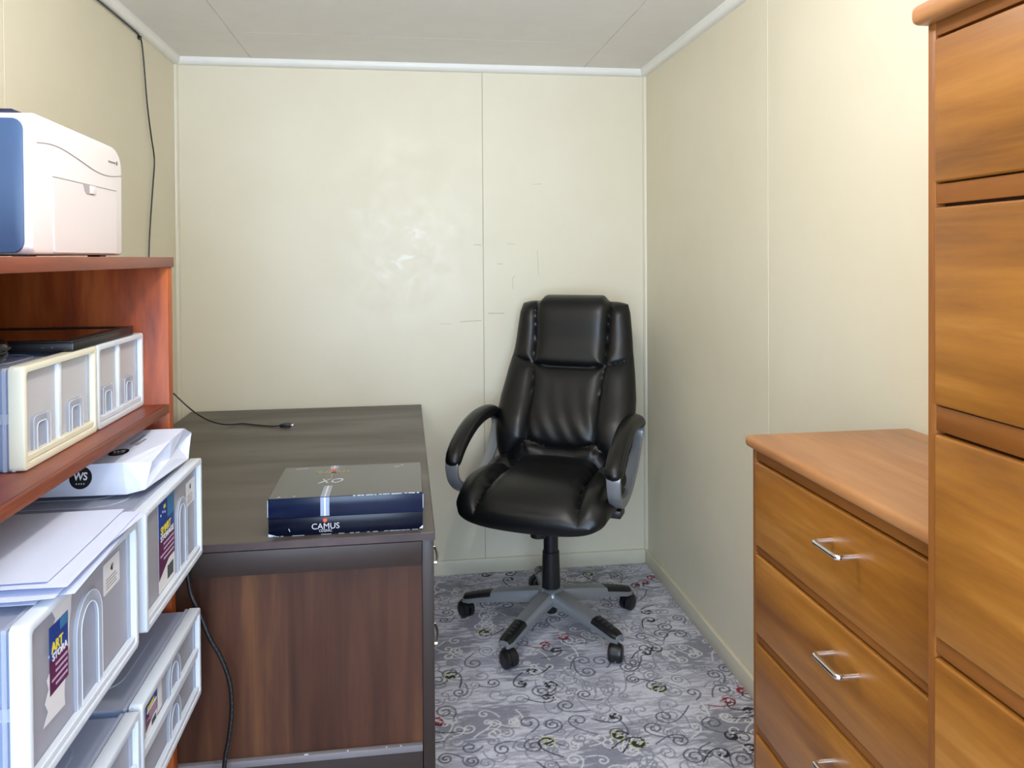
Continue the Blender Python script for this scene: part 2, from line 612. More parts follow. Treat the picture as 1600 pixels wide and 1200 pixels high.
# ================================================================== THE ROOM
# ---- carpet: the woven scroll design is rasterised into colours of a fine grid
def carpet():
    rs = np.random.RandomState(7)
    rnd = random.Random(11)
    st = 0.003
    xs = np.concatenate([np.arange(XL, -0.12, 0.03), np.arange(-0.12, XR, st), [XR]])
    ys = np.concatenate([np.arange(YF, 1.25, 0.03), np.arange(1.25, YB, st), [YB]])
    nx, ny = len(xs), len(ys)
    X, Y = np.meshgrid(xs, ys)

    def smooth_noise(sx, sy, seed):
        r = np.random.RandomState(seed)
        gx = int((XR - XL) / sx) + 3
        gy = int((YB - YF) / sy) + 3
        g = r.rand(gy, gx)
        fx = (X - XL) / sx
        fy = (Y - YF) / sy
        ix, iy = fx.astype(int), fy.astype(int)
        tx, ty = fx - ix, fy - iy
        tx = tx * tx * (3 - 2 * tx)
        ty = ty * ty * (3 - 2 * ty)
        return (g[iy, ix] * (1 - tx) + g[iy, ix + 1] * tx) * (1 - ty) + (g[iy + 1, ix] * (1 - tx) + g[iy + 1, ix + 1] * tx) * ty

    def L(r, g, b):
        return np.array([lin(r), lin(g), lin(b)])
    light, mid, dark = L(212, 210, 219), L(172, 170, 183), L(132, 131, 144)
    n = 0.42 * smooth_noise(0.05, 0.010, 1) + 0.25 * smooth_noise(0.12, 0.05, 2) + 0.33 * smooth_noise(0.016, 0.004, 3)
    t = np.clip((n - 0.38) / 0.24, 0, 1)[..., None]
    col = light * t + mid * (1 - t)

    def blend(mask, c):
        nonlocal col
        m = np.clip(mask, 0, 1)[..., None]
        col = col * (1 - m) + c * m

    white_spots = [(0.46, 2.59), (0.22, 2.27), (0.55, 2.08), (0.94, 2.15), (0.14, 3.2), (1.0, 2.58), (0.66, 2.77), (0.3, 2.93), (0.72, 3.22), (0.12, 2.72), (0.85, 1.8), (0.3, 1.75), (0.1, 1.95)]
    streak = smooth_noise(0.03, 0.007, 5)
    for cx, cy in white_spots:
        a = rnd.uniform(0.3, 0.7)
        dx, dy = X - cx, Y - cy
        u = dx * math.cos(a) + dy * math.sin(a)
        v = -dx * math.sin(a) + dy * math.cos(a)
        d = np.sqrt((u / 0.16) ** 2 + (v / 0.085) ** 2)
        blend(np.clip((1.05 - d + (streak - 0.5) * 0.9) * 2.6, 0, 1) * 0.9, dark)

    def stroke(pts, w, c, a=1.0, hatch=0.0):
        """paint a polyline of width w (list or number)"""
        pts = np.asarray(pts)
        for k, (px, py) in enumerate(pts):
            ww = w[k] if hasattr(w, '__len__') else w
            if hatch and (k % 3 == 0):
                continue
            i0, i1 = np.searchsorted(xs, px - ww), np.searchsorted(xs, px + ww)
            j0, j1 = np.searchsorted(ys, py - ww), np.searchsorted(ys, py + ww)
            if i1 <= i0 or j1 <= j0:
                continue
            xx, yy = X[j0:j1, i0:i1], Y[j0:j1, i0:i1]
            m = np.clip((ww - np.hypot(xx - px, yy - py)) / (ww * 0.45), 0, 1) * a
            col[j0:j1, i0:i1] = col[j0:j1, i0:i1] * (1 - m[..., None]) + c * m[..., None]

    def spiral(cx, cy, R, turns=1.5, a0=0.0, hand=1, tail=1.2, bend=0.8):
        pts = []
        N = int(max(40, R * turns * 4500))
        for i in range(N):
            t = i / (N - 1)
            th = a0 + hand * t * turns * 2 * PI
            r = R * (0.22 + 0.78 * t)
            pts.append((cx + r * math.cos(th), cy + r * math.sin(th)))
        (x0, y0), (x1, y1) = pts[-2], pts[-1]
        hd = math.atan2(y1 - y0, x1 - x0)
        stp = 0.0016
        x, y = x1, y1
        L_ = tail * R * 2
        k = 0.0
        curv = hand / R * 0.75
        while k < L_:
            hd += curv * stp
            curv *= (1 - stp / (R * bend + 0.01))
            x += math.cos(hd) * stp
            y += math.sin(hd) * stp
            pts.append((x, y))
            k += stp
        return pts

    black, dgrey, grey, whit = L(30, 30, 36), L(92, 92, 102), L(142, 141, 153), L(216, 214, 216)
    red, yel = L(146, 26, 44), L(200, 200, 116)
    # faint scrolls everywhere
    for k in range(560):
        cx, cy = rnd.uniform(-0.1, XR), rnd.uniform(1.3, YB)
        stroke(spiral(cx, cy, rnd.uniform(0.014, 0.034), rnd.uniform(0.8, 1.6), rnd.uniform(0, 6.3), rnd.choice((-1, 1)), rnd.uniform(0.4, 2.0)), 0.0029, grey, 0.7)
    # white filigree in the dark leaves
    for cx, cy in white_spots:
        for k in range(11):
            a = rnd.uniform(0, 6.3)
            r = rnd.uniform(0.0, 1.0) ** 0.6
            stroke(spiral(cx + 0.13 * r * math.cos(a), cy + 0.08 * r * math.sin(a), rnd.uniform(0.012, 0.026), rnd.uniform(0.7, 1.4), rnd.uniform(0, 6.3), rnd.choice((-1, 1)), rnd.uniform(0.6, 2.6)), 0.0032, whit, 0.75)
    # dark thin scrolls, where the design shows them
    thin = [(0.59, 2.5), (0.55, 2.37), (0.48, 2.32), (0.5, 2.24), (0.35, 2.25), (0.27, 2.48), (0.17, 2.16), (0.26, 2.14), (0.95, 2.76), (0.98, 2.7), (1.02, 2.82), (1.0, 2.42), (0.78, 2.03), (0.5, 2.84), (0.55, 2.88), (0.16, 2.44), (0.84, 2.7), (0.65, 2.56), (0.59, 2.57), (0.89, 3.22), (0.9, 3.09), (0.42, 2.23), (0.71, 2.17), (0.76, 2.22), (0.35, 2.14), (0.1, 2.12), (0.17, 2.1), (0.82, 2.04), (0.78, 2.97), (0.32, 3.06), (0.15, 3.0), (1.05, 2.45), (0.73, 2.51), (0.22, 2.61), (0.89, 2.33)]
    thin += [(rnd.uniform(0, 1.05), rnd.uniform(1.3, 2.0)) for _ in range(34)] + [(rnd.uniform(0.05, 1.0), rnd.uniform(2.0, 3.3)) for _ in range(26)]
    for cx, cy in thin:
        stroke(spiral(cx, cy, rnd.uniform(0.022, 0.034), rnd.uniform(1.1, 1.7), rnd.uniform(0, 6.3), rnd.choice((-1, 1)), rnd.uniform(0.5, 1.8)), 0.0034, dgrey, 0.9, 1)

    def bold(cx, cy, c, R=0.024, outline=None, tail=1.6):
        h = rnd.choice((-1, 1))
        pts = spiral(cx, cy, R, 0.85, rnd.uniform(0, 6.3), h, tail)
        N = len(pts)
        w = [0.0088 * (1 - 0.70 * min(1, i / (N * 0.6))) + 0.0006 for i in range(N)]
        if outline is not None:
            stroke(pts[:int(N * 0.5)], [x + 0.0040 for x in w], outline, 0.35)
        stroke(pts, w, c, 0.95, 1)
        for _ in range(16):   # flecks of pile inside the curl
            a, r = rnd.uniform(0, 6.3), rnd.uniform(0, R * 1.1)
            x, y = cx + r * math.cos(a), cy + r * math.sin(a)
            stroke([(x + 0.0012 * q, y + 0.0005 * q) for q in range(5)], 0.0028, (c if rnd.random() < 0.5 else light), 0.85)

    for cx, cy in [(0.44, 3.33), (0.43, 3.27), (0.92, 2.89), (0.91, 2.82), (0.86, 2.61), (0.82, 2.59), (0.51, 2.65), (0.41, 2.53), (0.36, 2.46), (0.45, 2.44), (0.43, 2.37), (0.61, 2.24), (0.92, 2.1), (0.86, 2.03), (0.95, 2.04), (1.02, 2.21), (0.34, 3.33), (0.35, 2.0), (0.95, 3.13), (0.62, 1.8), (0.2, 1.7), (0.9, 1.65)]:
        bold(cx, cy, black)
    for cx, cy in [(0.78, 3.27), (0.14, 2.54), (0.6, 2.15), (0.64, 2.11), (0.39, 2.15), (0.79, 2.37), (0.28, 2.82), (0.5, 1.7)]:
        bold(cx, cy, black, 0.027, yel)
    for cx, cy in [(0.48, 2.7), (0.56, 2.74), (0.99, 3.15), (1.04, 3.2), (0.98, 2.27), (1.05, 2.32), (0.08, 2.29), (0.03, 2.25), (0.52, 1.78)]:
        bold(cx, cy, red, 0.024)
        stroke(spiral(cx + 0.01, cy - 0.02, 0.026, 0.6, 0.5, 1, 1.4), 0.003, black, 0.8)
    verts = np.stack([X.ravel(), Y.ravel(), np.zeros(nx * ny)], 1)
    idx = np.arange(nx * ny).reshape(ny, nx)
    quads = np.stack([idx[:-1, :-1].ravel(), idx[:-1, 1:].ravel(), idx[1:, 1:].ravel(), idx[1:, :-1].ravel()], 1)
    me = bpy.data.meshes.new('floor')
    me.vertices.add(len(verts))
    me.vertices.foreach_set('co', verts.ravel().astype(np.float32))
    me.loops.add(quads.size)
    me.loops.foreach_set('vertex_index', quads.ravel().astype(np.int32))
    me.polygons.add(len(quads))
    me.polygons.foreach_set('loop_start', np.arange(0, quads.size, 4, dtype=np.int32))
    me.update(calc_edges=True)
    at = me.color_attributes.new('weave', 'FLOAT_COLOR', 'POINT')
    jitter = 1 + 0.22 * (rs.rand(ny, nx, 1) - 0.5)
    rgba = np.concatenate([np.clip(col * jitter, 0, 1), np.ones((ny, nx, 1))], 2)
    at.data.foreach_set('color', rgba.ravel().astype(np.float32))
    m, nt, b = new_mat('scroll_carpet')
    a = nd(nt, 'ShaderNodeVertexColor')
    a.layer_name = 'weave'
    nt.links.new(a.outputs['Color'], b.inputs['Base Color'])
    b.inputs['Roughness'].default_value = 0.95
    b.inputs['Specular IOR Level'].default_value = 0.1
    b.inputs['Sheen Weight'].default_value = 0.15
    bump(nt, b, noise(nt, coords(nt), 380, 3), 0.5, 0.002)
    me.materials.append(m)
    o = bpy.data.objects.new('floor', me)
    C.objects.link(o)
    tag(o, 'grey patterned carpet with black, white and red woven scrolls', kind='structure')


carpet()


def struct(name, label):
    return tag(thing(name, label, None), kind='structure')


T = 0.05   # wall thickness
# ---- back wall: two sheets with a narrow joint
wb = MB().box(XL - T, XR + T, YB + 0.004, YB + T, -0.02, ZC + T).build('wall_back', 'joint')
tag(wb, 'cream painted end wall made of two glossy sheets with a joint', kind='structure')
SB = 0.3385
for a, b in ((XL, SB - 0.0012), (SB + 0.0012, XR)):
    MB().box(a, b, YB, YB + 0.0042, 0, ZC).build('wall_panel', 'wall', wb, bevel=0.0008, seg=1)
# scuffs left on the paint
for (x0, z0, x1, z1, w) in ((0.297, 1.436, 0.330, 1.434, 0.0035), (0.40, 1.352, 0.425, 1.350, 0.003), (0.578, 1.41, 0.583, 1.30, 0.002), (0.466, 1.29, 0.468, 1.24, 0.002), (0.235, 1.100, 0.328, 1.104, 0.004), (0.358, 1.135, 0.43, 1.134, 0.004), (0.15, 1.092, 0.195, 1.092, 0.002), (0.44, 1.44, 0.48, 1.436, 0.002), (0.56, 1.70, 0.60, 1.702, 0.002), (0.337, 2.0, 0.341, 2.0, 0.006), (0.48, 1.30, 0.465, 1.286, 0.002)):
    MB().bar([(x0, YB - 0.0001, z0), (x1, YB - 0.0001, z1)], 0.0003, w, (0, 1, 0)).build('scuff_mark', 'scuff', wb)
# ---- side walls in sheets 1.2 m wide
wl = MB().box(XL - T, XL - 0.004, YF - T, YB + T, -0.02, ZC + T).build('wall_left', 'joint')
tag(wl, 'cream painted side wall behind the printer and bookcase', kind='structure')
wr = MB().box(XR + 0.004, XR + T, YF - T, YB + T, -0.02, ZC + T).build('wall_right', 'joint')
tag(wr, 'cream painted side wall behind the two wooden chests', kind='structure')
for (y0, y1) in ((YF, 0.785), (0.785, 1.985), (1.985, YB)):
    MB().box(XL - 0.0042, XL, y0 + 0.001, y1 - 0.001, 0, ZC).build('wall_panel', 'wall_side', wl, bevel=0.0008, seg=1)
for (y0, y1) in ((YF, 0.983), (0.983, 2.183), (2.183, YB)):
    MB().box(XR, XR + 0.0042, y0 + 0.001, y1 - 0.001, 0, ZC).build('wall_panel', 'wall_side', wr, bevel=0.0008, seg=1)
# ---- wall behind the camera with its window
wf = MB()
wf.box(XL - T, WX0, YF - T, YF, -0.02, ZC + T).box(WX1, XR + T, YF - T, YF, -0.02, ZC + T)
wf.box(WX0, WX1, YF - T, YF, -0.02, WZ0).box(WX0, WX1, YF - T, YF, WZ1, ZC + T)
tag(wf.build('wall_front', 'wall_side'), 'cream wall with the open window behind the viewer', kind='structure')
wn = MB()
wn.ring([(WX0 - 0.05, WZ0 - 0.05), (WX1 + 0.05, WZ0 - 0.05), (WX1 + 0.05, WZ1 + 0.05), (WX0 - 0.05, WZ1 + 0.05)], [(WX0, WZ0), (WX1, WZ0), (WX1, WZ1), (WX0, WZ1)], 'y', YF, YF + 0.015)
tag(wn.build('window_1', 'cornice', bevel=0.003), 'white frame of the wide window behind the viewer', kind='structure')
# ---- ceiling boards
cl = MB().box(XL - T, XR + T, YF - T, YB + T, ZC + 0.004, ZC + T).build('ceiling', 'joint')
tag(cl, 'pale grey sheeted ceiling with narrow joints', kind='structure')
cx_ = [XL, -0.627, 0.786, XR]
cy_ = [YF, 0.56, 1.76, 2.963, YB]
for i in range(3):
    for j in range(4):
        MB().box(cx_[i] + 0.001, cx_[i + 1] - 0.001, cy_[j] + 0.001, cy_[j + 1] - 0.001, ZC, ZC + 0.0042).build('ceiling_panel', 'ceiling', cl, bevel=0.0006, seg=1)


# ---- cornice, corner beads, baseboards
def cove(c=0.03):
    pr = [(0, 0), (0, -c)]
    for k in range(7):
        a = math.radians(90 * k / 6)
        pr.append((c * 0.28 + (c * 0.72) * math.sin(a) * 1.0, -c + c * 0.72 * (1 - math.cos(a))))
    pr.append((c, 0))
    return pr


def sweep_profile(prof, axis, a, b, place):
    m = MB()
    n = len(prof)
    vs = [place(p, a) for p in prof] + [place(p, b) for p in prof]
    fs = [tuple(range(n)), tuple(range(n, 2 * n))[::-1]] + [(i, (i + 1) % n, n + (i + 1) % n, n + i) for i in range(n)]
    return m.add(vs, fs)


cv = cove()
tag(sweep_profile(cv, 'x', XL, XR, lambda p, t: (t, YB - p[0], ZC + p[1])).build('trim_1', 'cornice', smooth=50), 'white cornice along the end wall', kind='structure')
tag(sweep_profile(cv, 'y', YF, YB, lambda p, t: (XL + p[0], t, ZC + p[1])).build('trim_2', 'cornice', smooth=50), 'white cornice above the printer wall', kind='structure')
tag(sweep_profile(cv, 'y', YF, YB, lambda p, t: (XR - p[0], t, ZC + p[1])).build('trim_3', 'cornice', smooth=50), 'white cornice above the wooden chests', kind='structure')
bead = [(0, 0), (0.014, 0), (0.013, 0.005), (0.010, 0.010), (0.005, 0.013), (0, 0.014)]
tag(sweep_profile(bead, 'z', HB, ZC - 0.028, lambda p, t: (XL + p[0], YB - p[1], t)).build('trim_4', 'trim_cream', smooth=60), 'cream corner bead beside the bookcase side of the end wall', kind='structure')
tag(sweep_profile(bead, 'z', HB, ZC - 0.028, lambda p, t: (XR - p[0], YB - p[1], t)).build('trim_5', 'trim_cream', smooth=60), 'cream corner bead behind the office chair', kind='structure')
tag(MB().box(XL, XR, YB - 0.015, YB, 0, HB).build('baseboard_back', 'trim_cream', bevel=0.002), 'cream baseboard under the end wall', kind='structure')
tag(MB().box(XR - 0.015, XR, YF, YB - 0.015, 0, HB).build('baseboard_right', 'trim_cream', bevel=0.002), 'cream baseboard running towards the low chest', kind='structure')
tag(MB().box(XL, XL + 0.015, YF, YB - 0.015, 0, HB).build('baseboard_left', 'trim_cream', bevel=0.002), 'cream baseboard hidden behind the bookcase', kind='structure')

# ---- ceiling lamp (above the middle of the room, out of view)
lampm, lnt, lb = new_mat('lamp_glass')
lb.inputs['Base Color'].default_value = (0.9, 0.9, 0.9, 1)
lb.inputs['Emission Color'].default_value = (1.0, 0.93, 0.85, 1)
lb.inputs['Emission Strength'].default_value = LAMP_STRENGTH
MAT['lamp'] = lampm
lamp = thing('ceiling_lamp', 'bare round bulb in a white ceiling holder above the room', 'lamp', (0.08, 1.25, ZC))
prof = [(0.040 * math.sin(math.radians(a)), -0.125 - 0.040 * math.cos(math.radians(a))) for a in (1, 15, 30, 45, 60, 75, 90, 105, 120, 135)] + [(0.022, -0.085), (0.018, -0.07)]
MB().lathe(prof, 32, (0.08, 1.25, ZC)).build('bulb', 'lamp', lamp, smooth=60)
MB().lathe([(0.020, -0.070), (0.024, -0.03), (0.05, -0.012), (0.05, 0.0)], 32, (0.08, 1.25, ZC)).build('base_plate', 'cornice', lamp)

# ================================================================== BOOKCASE
BX0, BX1, BY0, BY1 = -0.918, -0.497, 0.56, 1.765
bk = thing('bookcase', 'mahogany stained open bookcase carrying the white printer', 'bookcase', (-0.71, 1.16, 0))
MB().box(BX0, BX1, BY0, BY1, 1.3635, 1.385).build('top_board', 'ply_h', bk, bevel=0.0015)
MB().box(BX0, BX1 - 0.004, BY1 - 0.032, BY1 - 0.002, 0.0, 1.3635).build('side_panel', 'ply_v', bk, bevel=0.0015)
MB().box(BX0, BX1 - 0.004, BY0, BY0 + 0.03, 0.0, 1.3635).build('side_panel', 'ply_v', bk, bevel=0.0015)
MB().box(BX0 - 0.004, BX0, BY0, BY1 - 0.002, 0.0, 1.3635).build('back_panel', 'ply_v', bk)
SHELF = [1.071, 0.748, 0.458, 0.09]
for z in SHELF:
    s_ = MB().box(BX0, BX1 - 0.012, BY0 + 0.03, BY1 - 0.032, z - 0.018, z).build('shelf', 'ply_h', bk)
    MB().box(BX1 - 0.012, BX1 - 0.004, BY0 + 0.03, BY1 - 0.032, z - 0.018, z).build('edge_strip', 'ply_e', s_, bevel=0.001)


# ------------------------------------------------------------------ clear plastic drawer units
def arch(y0, y1, z0, z1, n=12):
    """points of an inverted U, left foot to right foot"""
    r = (y1 - y0) / 2
    pts = [(y0, z0), (y0, z1 - r)]
    for k in range(1, n):
        a = PI - PI * k / n
        pts.append(((y0 + y1) / 2 + r * math.cos(a), z1 - r + r * math.sin(a)))
    pts += [(y1, z1 - r), (y1, z0)]
    return pts


def square_arch(y0, y1, z0, z1, r=0.008, n=5):
    pts = [(y0, z0)]
    for cx, a0 in ((y0 + r, 180), (y1 - r, 90)):
        for k in range(n + 1):
            a = math.radians(a0 - 90 * k / n)
            pts.append((cx + r * math.cos(a), z1 - r + r * math.sin(a)))
    return pts + [(y1, z0)]


def handle_arch(parent, x, y0, y1, z0, z1, t=0.012, depth=0.005, square=False):
    fn = square_arch if square else arch
    o = fn(y0, y1, z0, z1)
    i = fn(y0 + t, y1 - t, z0, z1 - t)
    m = MB()
    n = len(o)
    vs = [(x, p[0], p[1]) for p in o] + [(x, p[0], p[1]) for p in i] + [(x + depth, p[0], p[1]) for p in o] + [(x + depth, p[0], p[1]) for p in i]
    fs = []
    for k in range(n - 1):
        fs += [(2 * n + k, 2 * n + k + 1, 3 * n + k + 1, 3 * n + k), (k, k + 1, 2 * n + k + 1, 2 * n + k), (n + k, 3 * n + k, 3 * n + k + 1, n + k + 1), (k, n + k, n + k + 1, k + 1)]
    fs += [(0, 2 * n, 3 * n, n), (n - 1, 2 * n - 1, 4 * n - 1, 3 * n - 1)]
    m.add(vs, fs)
    h = m.build('handle', 'clear_arch', parent, smooth=45)
    ed = MB()
    ed.tube([(x + depth, p[0], p[1]) for p in i], 0.0008, 6)
    ed.tube([(x + depth, p[0], p[1]) for p in o], 0.0004, 6)
    ed.build('handle_edge', 'clear_rim', h, smooth=True)
    # the dished finger pull behind the arch
    MB().prism(fn(y0 + t, y1 - t, z0, z1 - t), 'x', x + 0.0004, x + 0.0010).build('finger_recess', 'clear_lid', h)
    return h


def drawer_unit(name, label, y0, y1, z0, z1, xf, depth, rows=1, rim='clear_rim', cols=1, arch_c=None, arch_w=0.08, arch_h=0.7, lid_ridges=True):
    t = thing(name, label, 'drawer unit', ((xf - depth / 2), (y0 + y1) / 2, z0))
    xb = xf - depth
    w = 0.003
    fx = xf - 0.012
    # shell: thin frosted walls
    MB().box(xb, fx, y0 + 0.006, y1 - 0.006, z1 - 0.010, z1 - 0.010 + w).build('lid', 'clear_lid', t)
    MB().box(xb, fx, y0 + 0.006, y0 + 0.006 + w, z0, z1 - 0.010).build('side_wall', 'clear', t)
    MB().box(xb, fx, y1 - 0.006 - w, y1 - 0.006, z0, z1 - 0.010).build('side_wall', 'clear', t)
    MB().box(xb, fx, y0 + 0.006, y1 - 0.006, z0, z0 + w).build('base', 'clear', t)
    MB().box(xb, xb + w, y0 + 0.006, y1 - 0.006, z0, z1 - 0.010).build('rear_wall', 'clear', t)
    # ribs moulded into the shell
    rb = MB()
    for xr in (fx - 0.004, fx - 0.016, xb + 0.01):
        rb.box(xr - 0.003, xr + 0.003, y0 + 0.001, y0 + 0.006, z0, z1 - 0.006)
        rb.box(xr - 0.003, xr + 0.003, y1 - 0.006, y1 - 0.001, z0, z1 - 0.006)
        rb.box(xr - 0.003, xr + 0.003, y0 + 0.001, y1 - 0.001, z1 - 0.0075, z1 - 0.003)
    zm = (z0 + z1) / 2
    rb.box(xb, fx, y0 + 0.002, y0 + 0.006, zm - 0.008, zm + 0.008)
    rb.box(xb, fx, y1 - 0.006, y1 - 0.002, zm - 0.008, zm + 0.008)
    rb.build('ribs', 'clear_arch', t, bevel=0.001, seg=1)
    if lid_ridges:
        lr = MB()
        for (a, b_, c, d, r) in ((xb + 0.05, fx - 0.05, y0 + 0.06, y1 - 0.06, 0.05),):
            o_ = rrect(a, b_, c, d, r, 8)
            i_ = rrect(a + 0.003, b_ - 0.003, c + 0.003, d - 0.003, r - 0.003, 8)
            lr.ring(o_, i_, 'z', z1 - 0.0075, z1 - 0.0055)
            o_ = rrect(a + 0.07, b_ - 0.03, c + 0.05, d - 0.05, r * 0.7, 8)
            i_ = rrect(a + 0.073, b_ - 0.033, c + 0.053, d - 0.053, r * 0.7 - 0.003, 8)
            lr.ring(o_, i_, 'z', z1 - 0.0075, z1 - 0.0055)
        lr.build('lid_ridge', 'clear_arch', t)
    # front rim
    rw = 0.011
    MB().ring(rrect(y0, y1, z0, z1, 0.008), rrect(y0 + rw, y1 - rw, z0 + rw, z1 - rw, 0.005), 'x', xf - 0.022, xf).build('front_rim', rim, t, bevel=0.002)
    MB().ring(rrect(y0 + rw, y1 - rw, z0 + rw, z1 - rw, 0.005), rrect(y0 + rw + 0.007, y1 - rw - 0.009, z0 + rw + 0.004, z1 - rw - 0.003, 0.004), 'x', fx - 0.004, fx + 0.003).build('inner_rim', 'clear_arch', t)
    # drawers behind the rim
    hgt = (z1 - z0 - 2 * rw) / rows
    wid = (y1 - y0 - 2 * rw) / cols
    fronts = []
    for r in range(rows):
        for c in range(cols):
            ya, yb_ = y0 + rw + c * wid + 0.001, y0 + rw + (c + 1) * wid - 0.001
            za, zb = z0 + rw + r * hgt + 0.001, z0 + rw + (r + 1) * hgt - 0.001
            d = MB()
            d.box(fx - 0.003, fx, ya, yb_, za, zb)
            fr = d.build('drawer_front', 'clear_panel' if cols == 1 else 'small_panel', t)
            MB().box(xb + 0.01, fx - 0.003, ya + 0.006, yb_ - 0.006, za, za + 0.0025).build('drawer_tray', 'clear', fr)
            lip = MB().box(fx, fx + 0.010, ya, yb_, za, za + 0.009)
            if rows > 1:
                lip.box(fx, fx + 0.008, ya, yb_, zb - 0.008, zb)
            lip.build('lip', rim if rows > 1 else 'clear_rim' if cols == 1 else rim, fr, bevel=0.001, seg=1)
            ac = arch_c if arch_c is not None else (ya + yb_) / 2
            handle_arch(fr, fx, ac - arch_w / 2, ac + arch_w / 2, za + 0.005, za + (zb - za) * arch_h, t=min(0.015, arch_w * 0.2), depth=0.005, square=cols > 1)
            fronts.append((fr, ya, yb_, za, zb, fx))
    for c in range(1, cols):
        yc = y0 + rw + c * wid
        MB().box(fx - 0.002, fx + 0.006, yc - 0.006, yc + 0.006, z0 + rw, z1 - rw).build('divider', rim if rim != 'yellow_rim' else 'clear_rim', t, bevel=0.002)
    return t, fronts


def smart_label(parent, x, y0, y1, z0, z1, torn=False, crop=1.0):
    """printed product label: blue head, yellow and white words, purple foot, bar code"""
    e = 0.0004
    W, H = y1 - y0, z1 - z0
    root = MB().box(x, x + e, y0, y1, z0, z1) if not torn else None
    if torn:
        rnd = random.Random(5)
        left = [(y0 + W * (0.02 + 0.18 * (k % 2) * rnd.random()) + W * 0.30 * (1 - k / 10), z1 - H * 0.02 - H * 0.9 * k / 10) for k in range(11)]
        right = [(y1 - W * (0.08 * rnd.random()) - W * 0.30 * (k / 10), z1 - H * 0.97 * k / 10 + H * 0.02) for k in range(11)]
        poly = right + left[::-1]
        root = MB().prism([(p[0], p[1]) for p in poly][::-1], 'x', x, x + e)
    lab = root.build('label', 'lab_white', parent, label='torn blue and purple product label' if torn else 'blue and purple product label')
    k0, k1 = (0.22, 0.80) if torn else (0.0, 1.0)
    a, b = y0 + W * k0, y0 + W * k1
    zt = z1 - H * (0.14 if torn else 0.0)
    MB().box(x + e, x + 2 * e, a, b, z1 - H * 0.42, zt).build('blue_band', 'lab_blue', lab)
    MB().box(x + 2 * e, x + 2.5 * e, y0 + W * 0.55, b, z1 - H * 0.24, zt).build('picture', 'lab_sky', lab)
    MB().box(x + e, x + 2 * e, a, b, z1 - H * 0.72, z1 - H * 0.42).build('purple_band', 'lab_purple', lab)
    yd, zd = (0, 1, 0), (0, 0, 1)
    cy = (a + b) / 2
    text('word', 'ART' if torn else 'SMART', H * 0.12, 'lab_yellow', lab, frame4((x + 3 * e, cy - W * 0.06, z1 - H * 0.335), yd, zd), width=(b - a) * 0.62, bold=0.0004)
    text('word', 'STORA' if torn else 'STORAGE', H * 0.085, 'lab_white', lab, frame4((x + 3 * e, cy + W * 0.02, z1 - H * 0.42), yd, zd), width=(b - a) * 0.82, bold=0.0003)
    ln = MB()
    for q in range(4):
        zz = z1 - H * (0.50 + 0.055 * q)
        ln.box(x + 2 * e, x + 3 * e, a + (b - a) * (0.30 if q != 2 else 0.1), b - (b - a) * 0.06, zz - H * 0.010, zz + H * 0.010)
    ln.build('small_print', 'lab_pink', lab)
    if not torn:
        mk = MB()
        for q in range(3):
            mk.lathe([(H * 0.014, 0), (H * 0.014, e)], 8, (x + 2 * e, y0 + W * (0.14 + 0.13 * q), z1 - H * 0.15 + H * 0.02 * (q % 2)), 'x')
        mk.build('maker_mark', 'lab_white', lab)
        MB().box(x + 2 * e, x + 3 * e, y0 + W * 0.32, y0 + W * 0.44, z1 - H * 0.10, z1 - H * 0.06).build('plus_mark', 'lab_yellow', lab)
        MB().prism([(y0, z1 - H * 0.72), (y0 + W * 0.62, z1 - H * 0.72), (y0, z1 - H * 0.86)], 'x', x + e, x + 2 * e).build('purple_corner', 'lab_purple', lab)
        bc = MB()
        for q in range(9):
            yy = y0 + W * (0.52 + 0.042 * q)
            bc.box(x + e, x + 2 * e, yy, yy + W * (0.014 + 0.012 * (q * 7 % 3)), z0 + H * 0.05, z0 + H * 0.20)
        bc.build('bar_code', 'ink', lab)
    return lab


def sticker(parent, x, y0, y1, z0, z1):
    s = MB().prism(rrect(y0, y1, z0, z1, 0.003), 'x', x, x + 0.0003).build('sticker', 'lab_white', parent, label='white recycling sticker')
    c = ((y0 + y1) / 2, (z0 + z1) / 2)
    text('sticker_mark', '4/', 0.014, 'ink', s, frame4((x + 0.0006, c[0], z1 - 0.014), (0, 1, 0), (0, 0, 1)))
    ln = MB()
    for q in range(4):
        zz = z0 + 0.006 + q * 0.0045
        ln.box(x + 0.0003, x + 0.0005, y0 + 0.010, y1 - 0.012 - 0.004 * (q % 2), zz, zz + 0.0014)
    ln.build('sticker_lines', 'grey_text', s)


XF, DP = -0.435, 0.40
# second shelf
uA, fA = drawer_unit('storage_drawer', 'clear deep storage drawer under the white paper bag', 1.366, 1.729, 0.750, 0.956, XF, DP, 1, arch_c=1.366 + 0.240, arch_w=0.066, arch_h=0.80)
uB, fB = drawer_unit('storage_drawer', 'clear deep storage drawer with torn label under the loose papers', 0.958, 1.328, 0.750, 0.956, XF, DP, 1, arch_c=0.958 + 0.193, arch_w=0.088, arch_h=0.84)
fxp = XF - 0.0118
smart_label(fA[0][0], fxp, 1.366 + 0.104, 1.366 + 0.200, 0.772, 0.936)
sticker(fA[0][0], fxp, 1.366 + 0.283, 1.366 + 0.343, 0.872, 0.922)
smart_label(fB[0][0], fxp, 0.958 + 0.058, 0.958 + 0.150, 0.790, 0.938, torn=True)
sticker(fB[0][0], fxp, 0.958 + 0.255, 0.958 + 0.320, 0.880, 0.926)
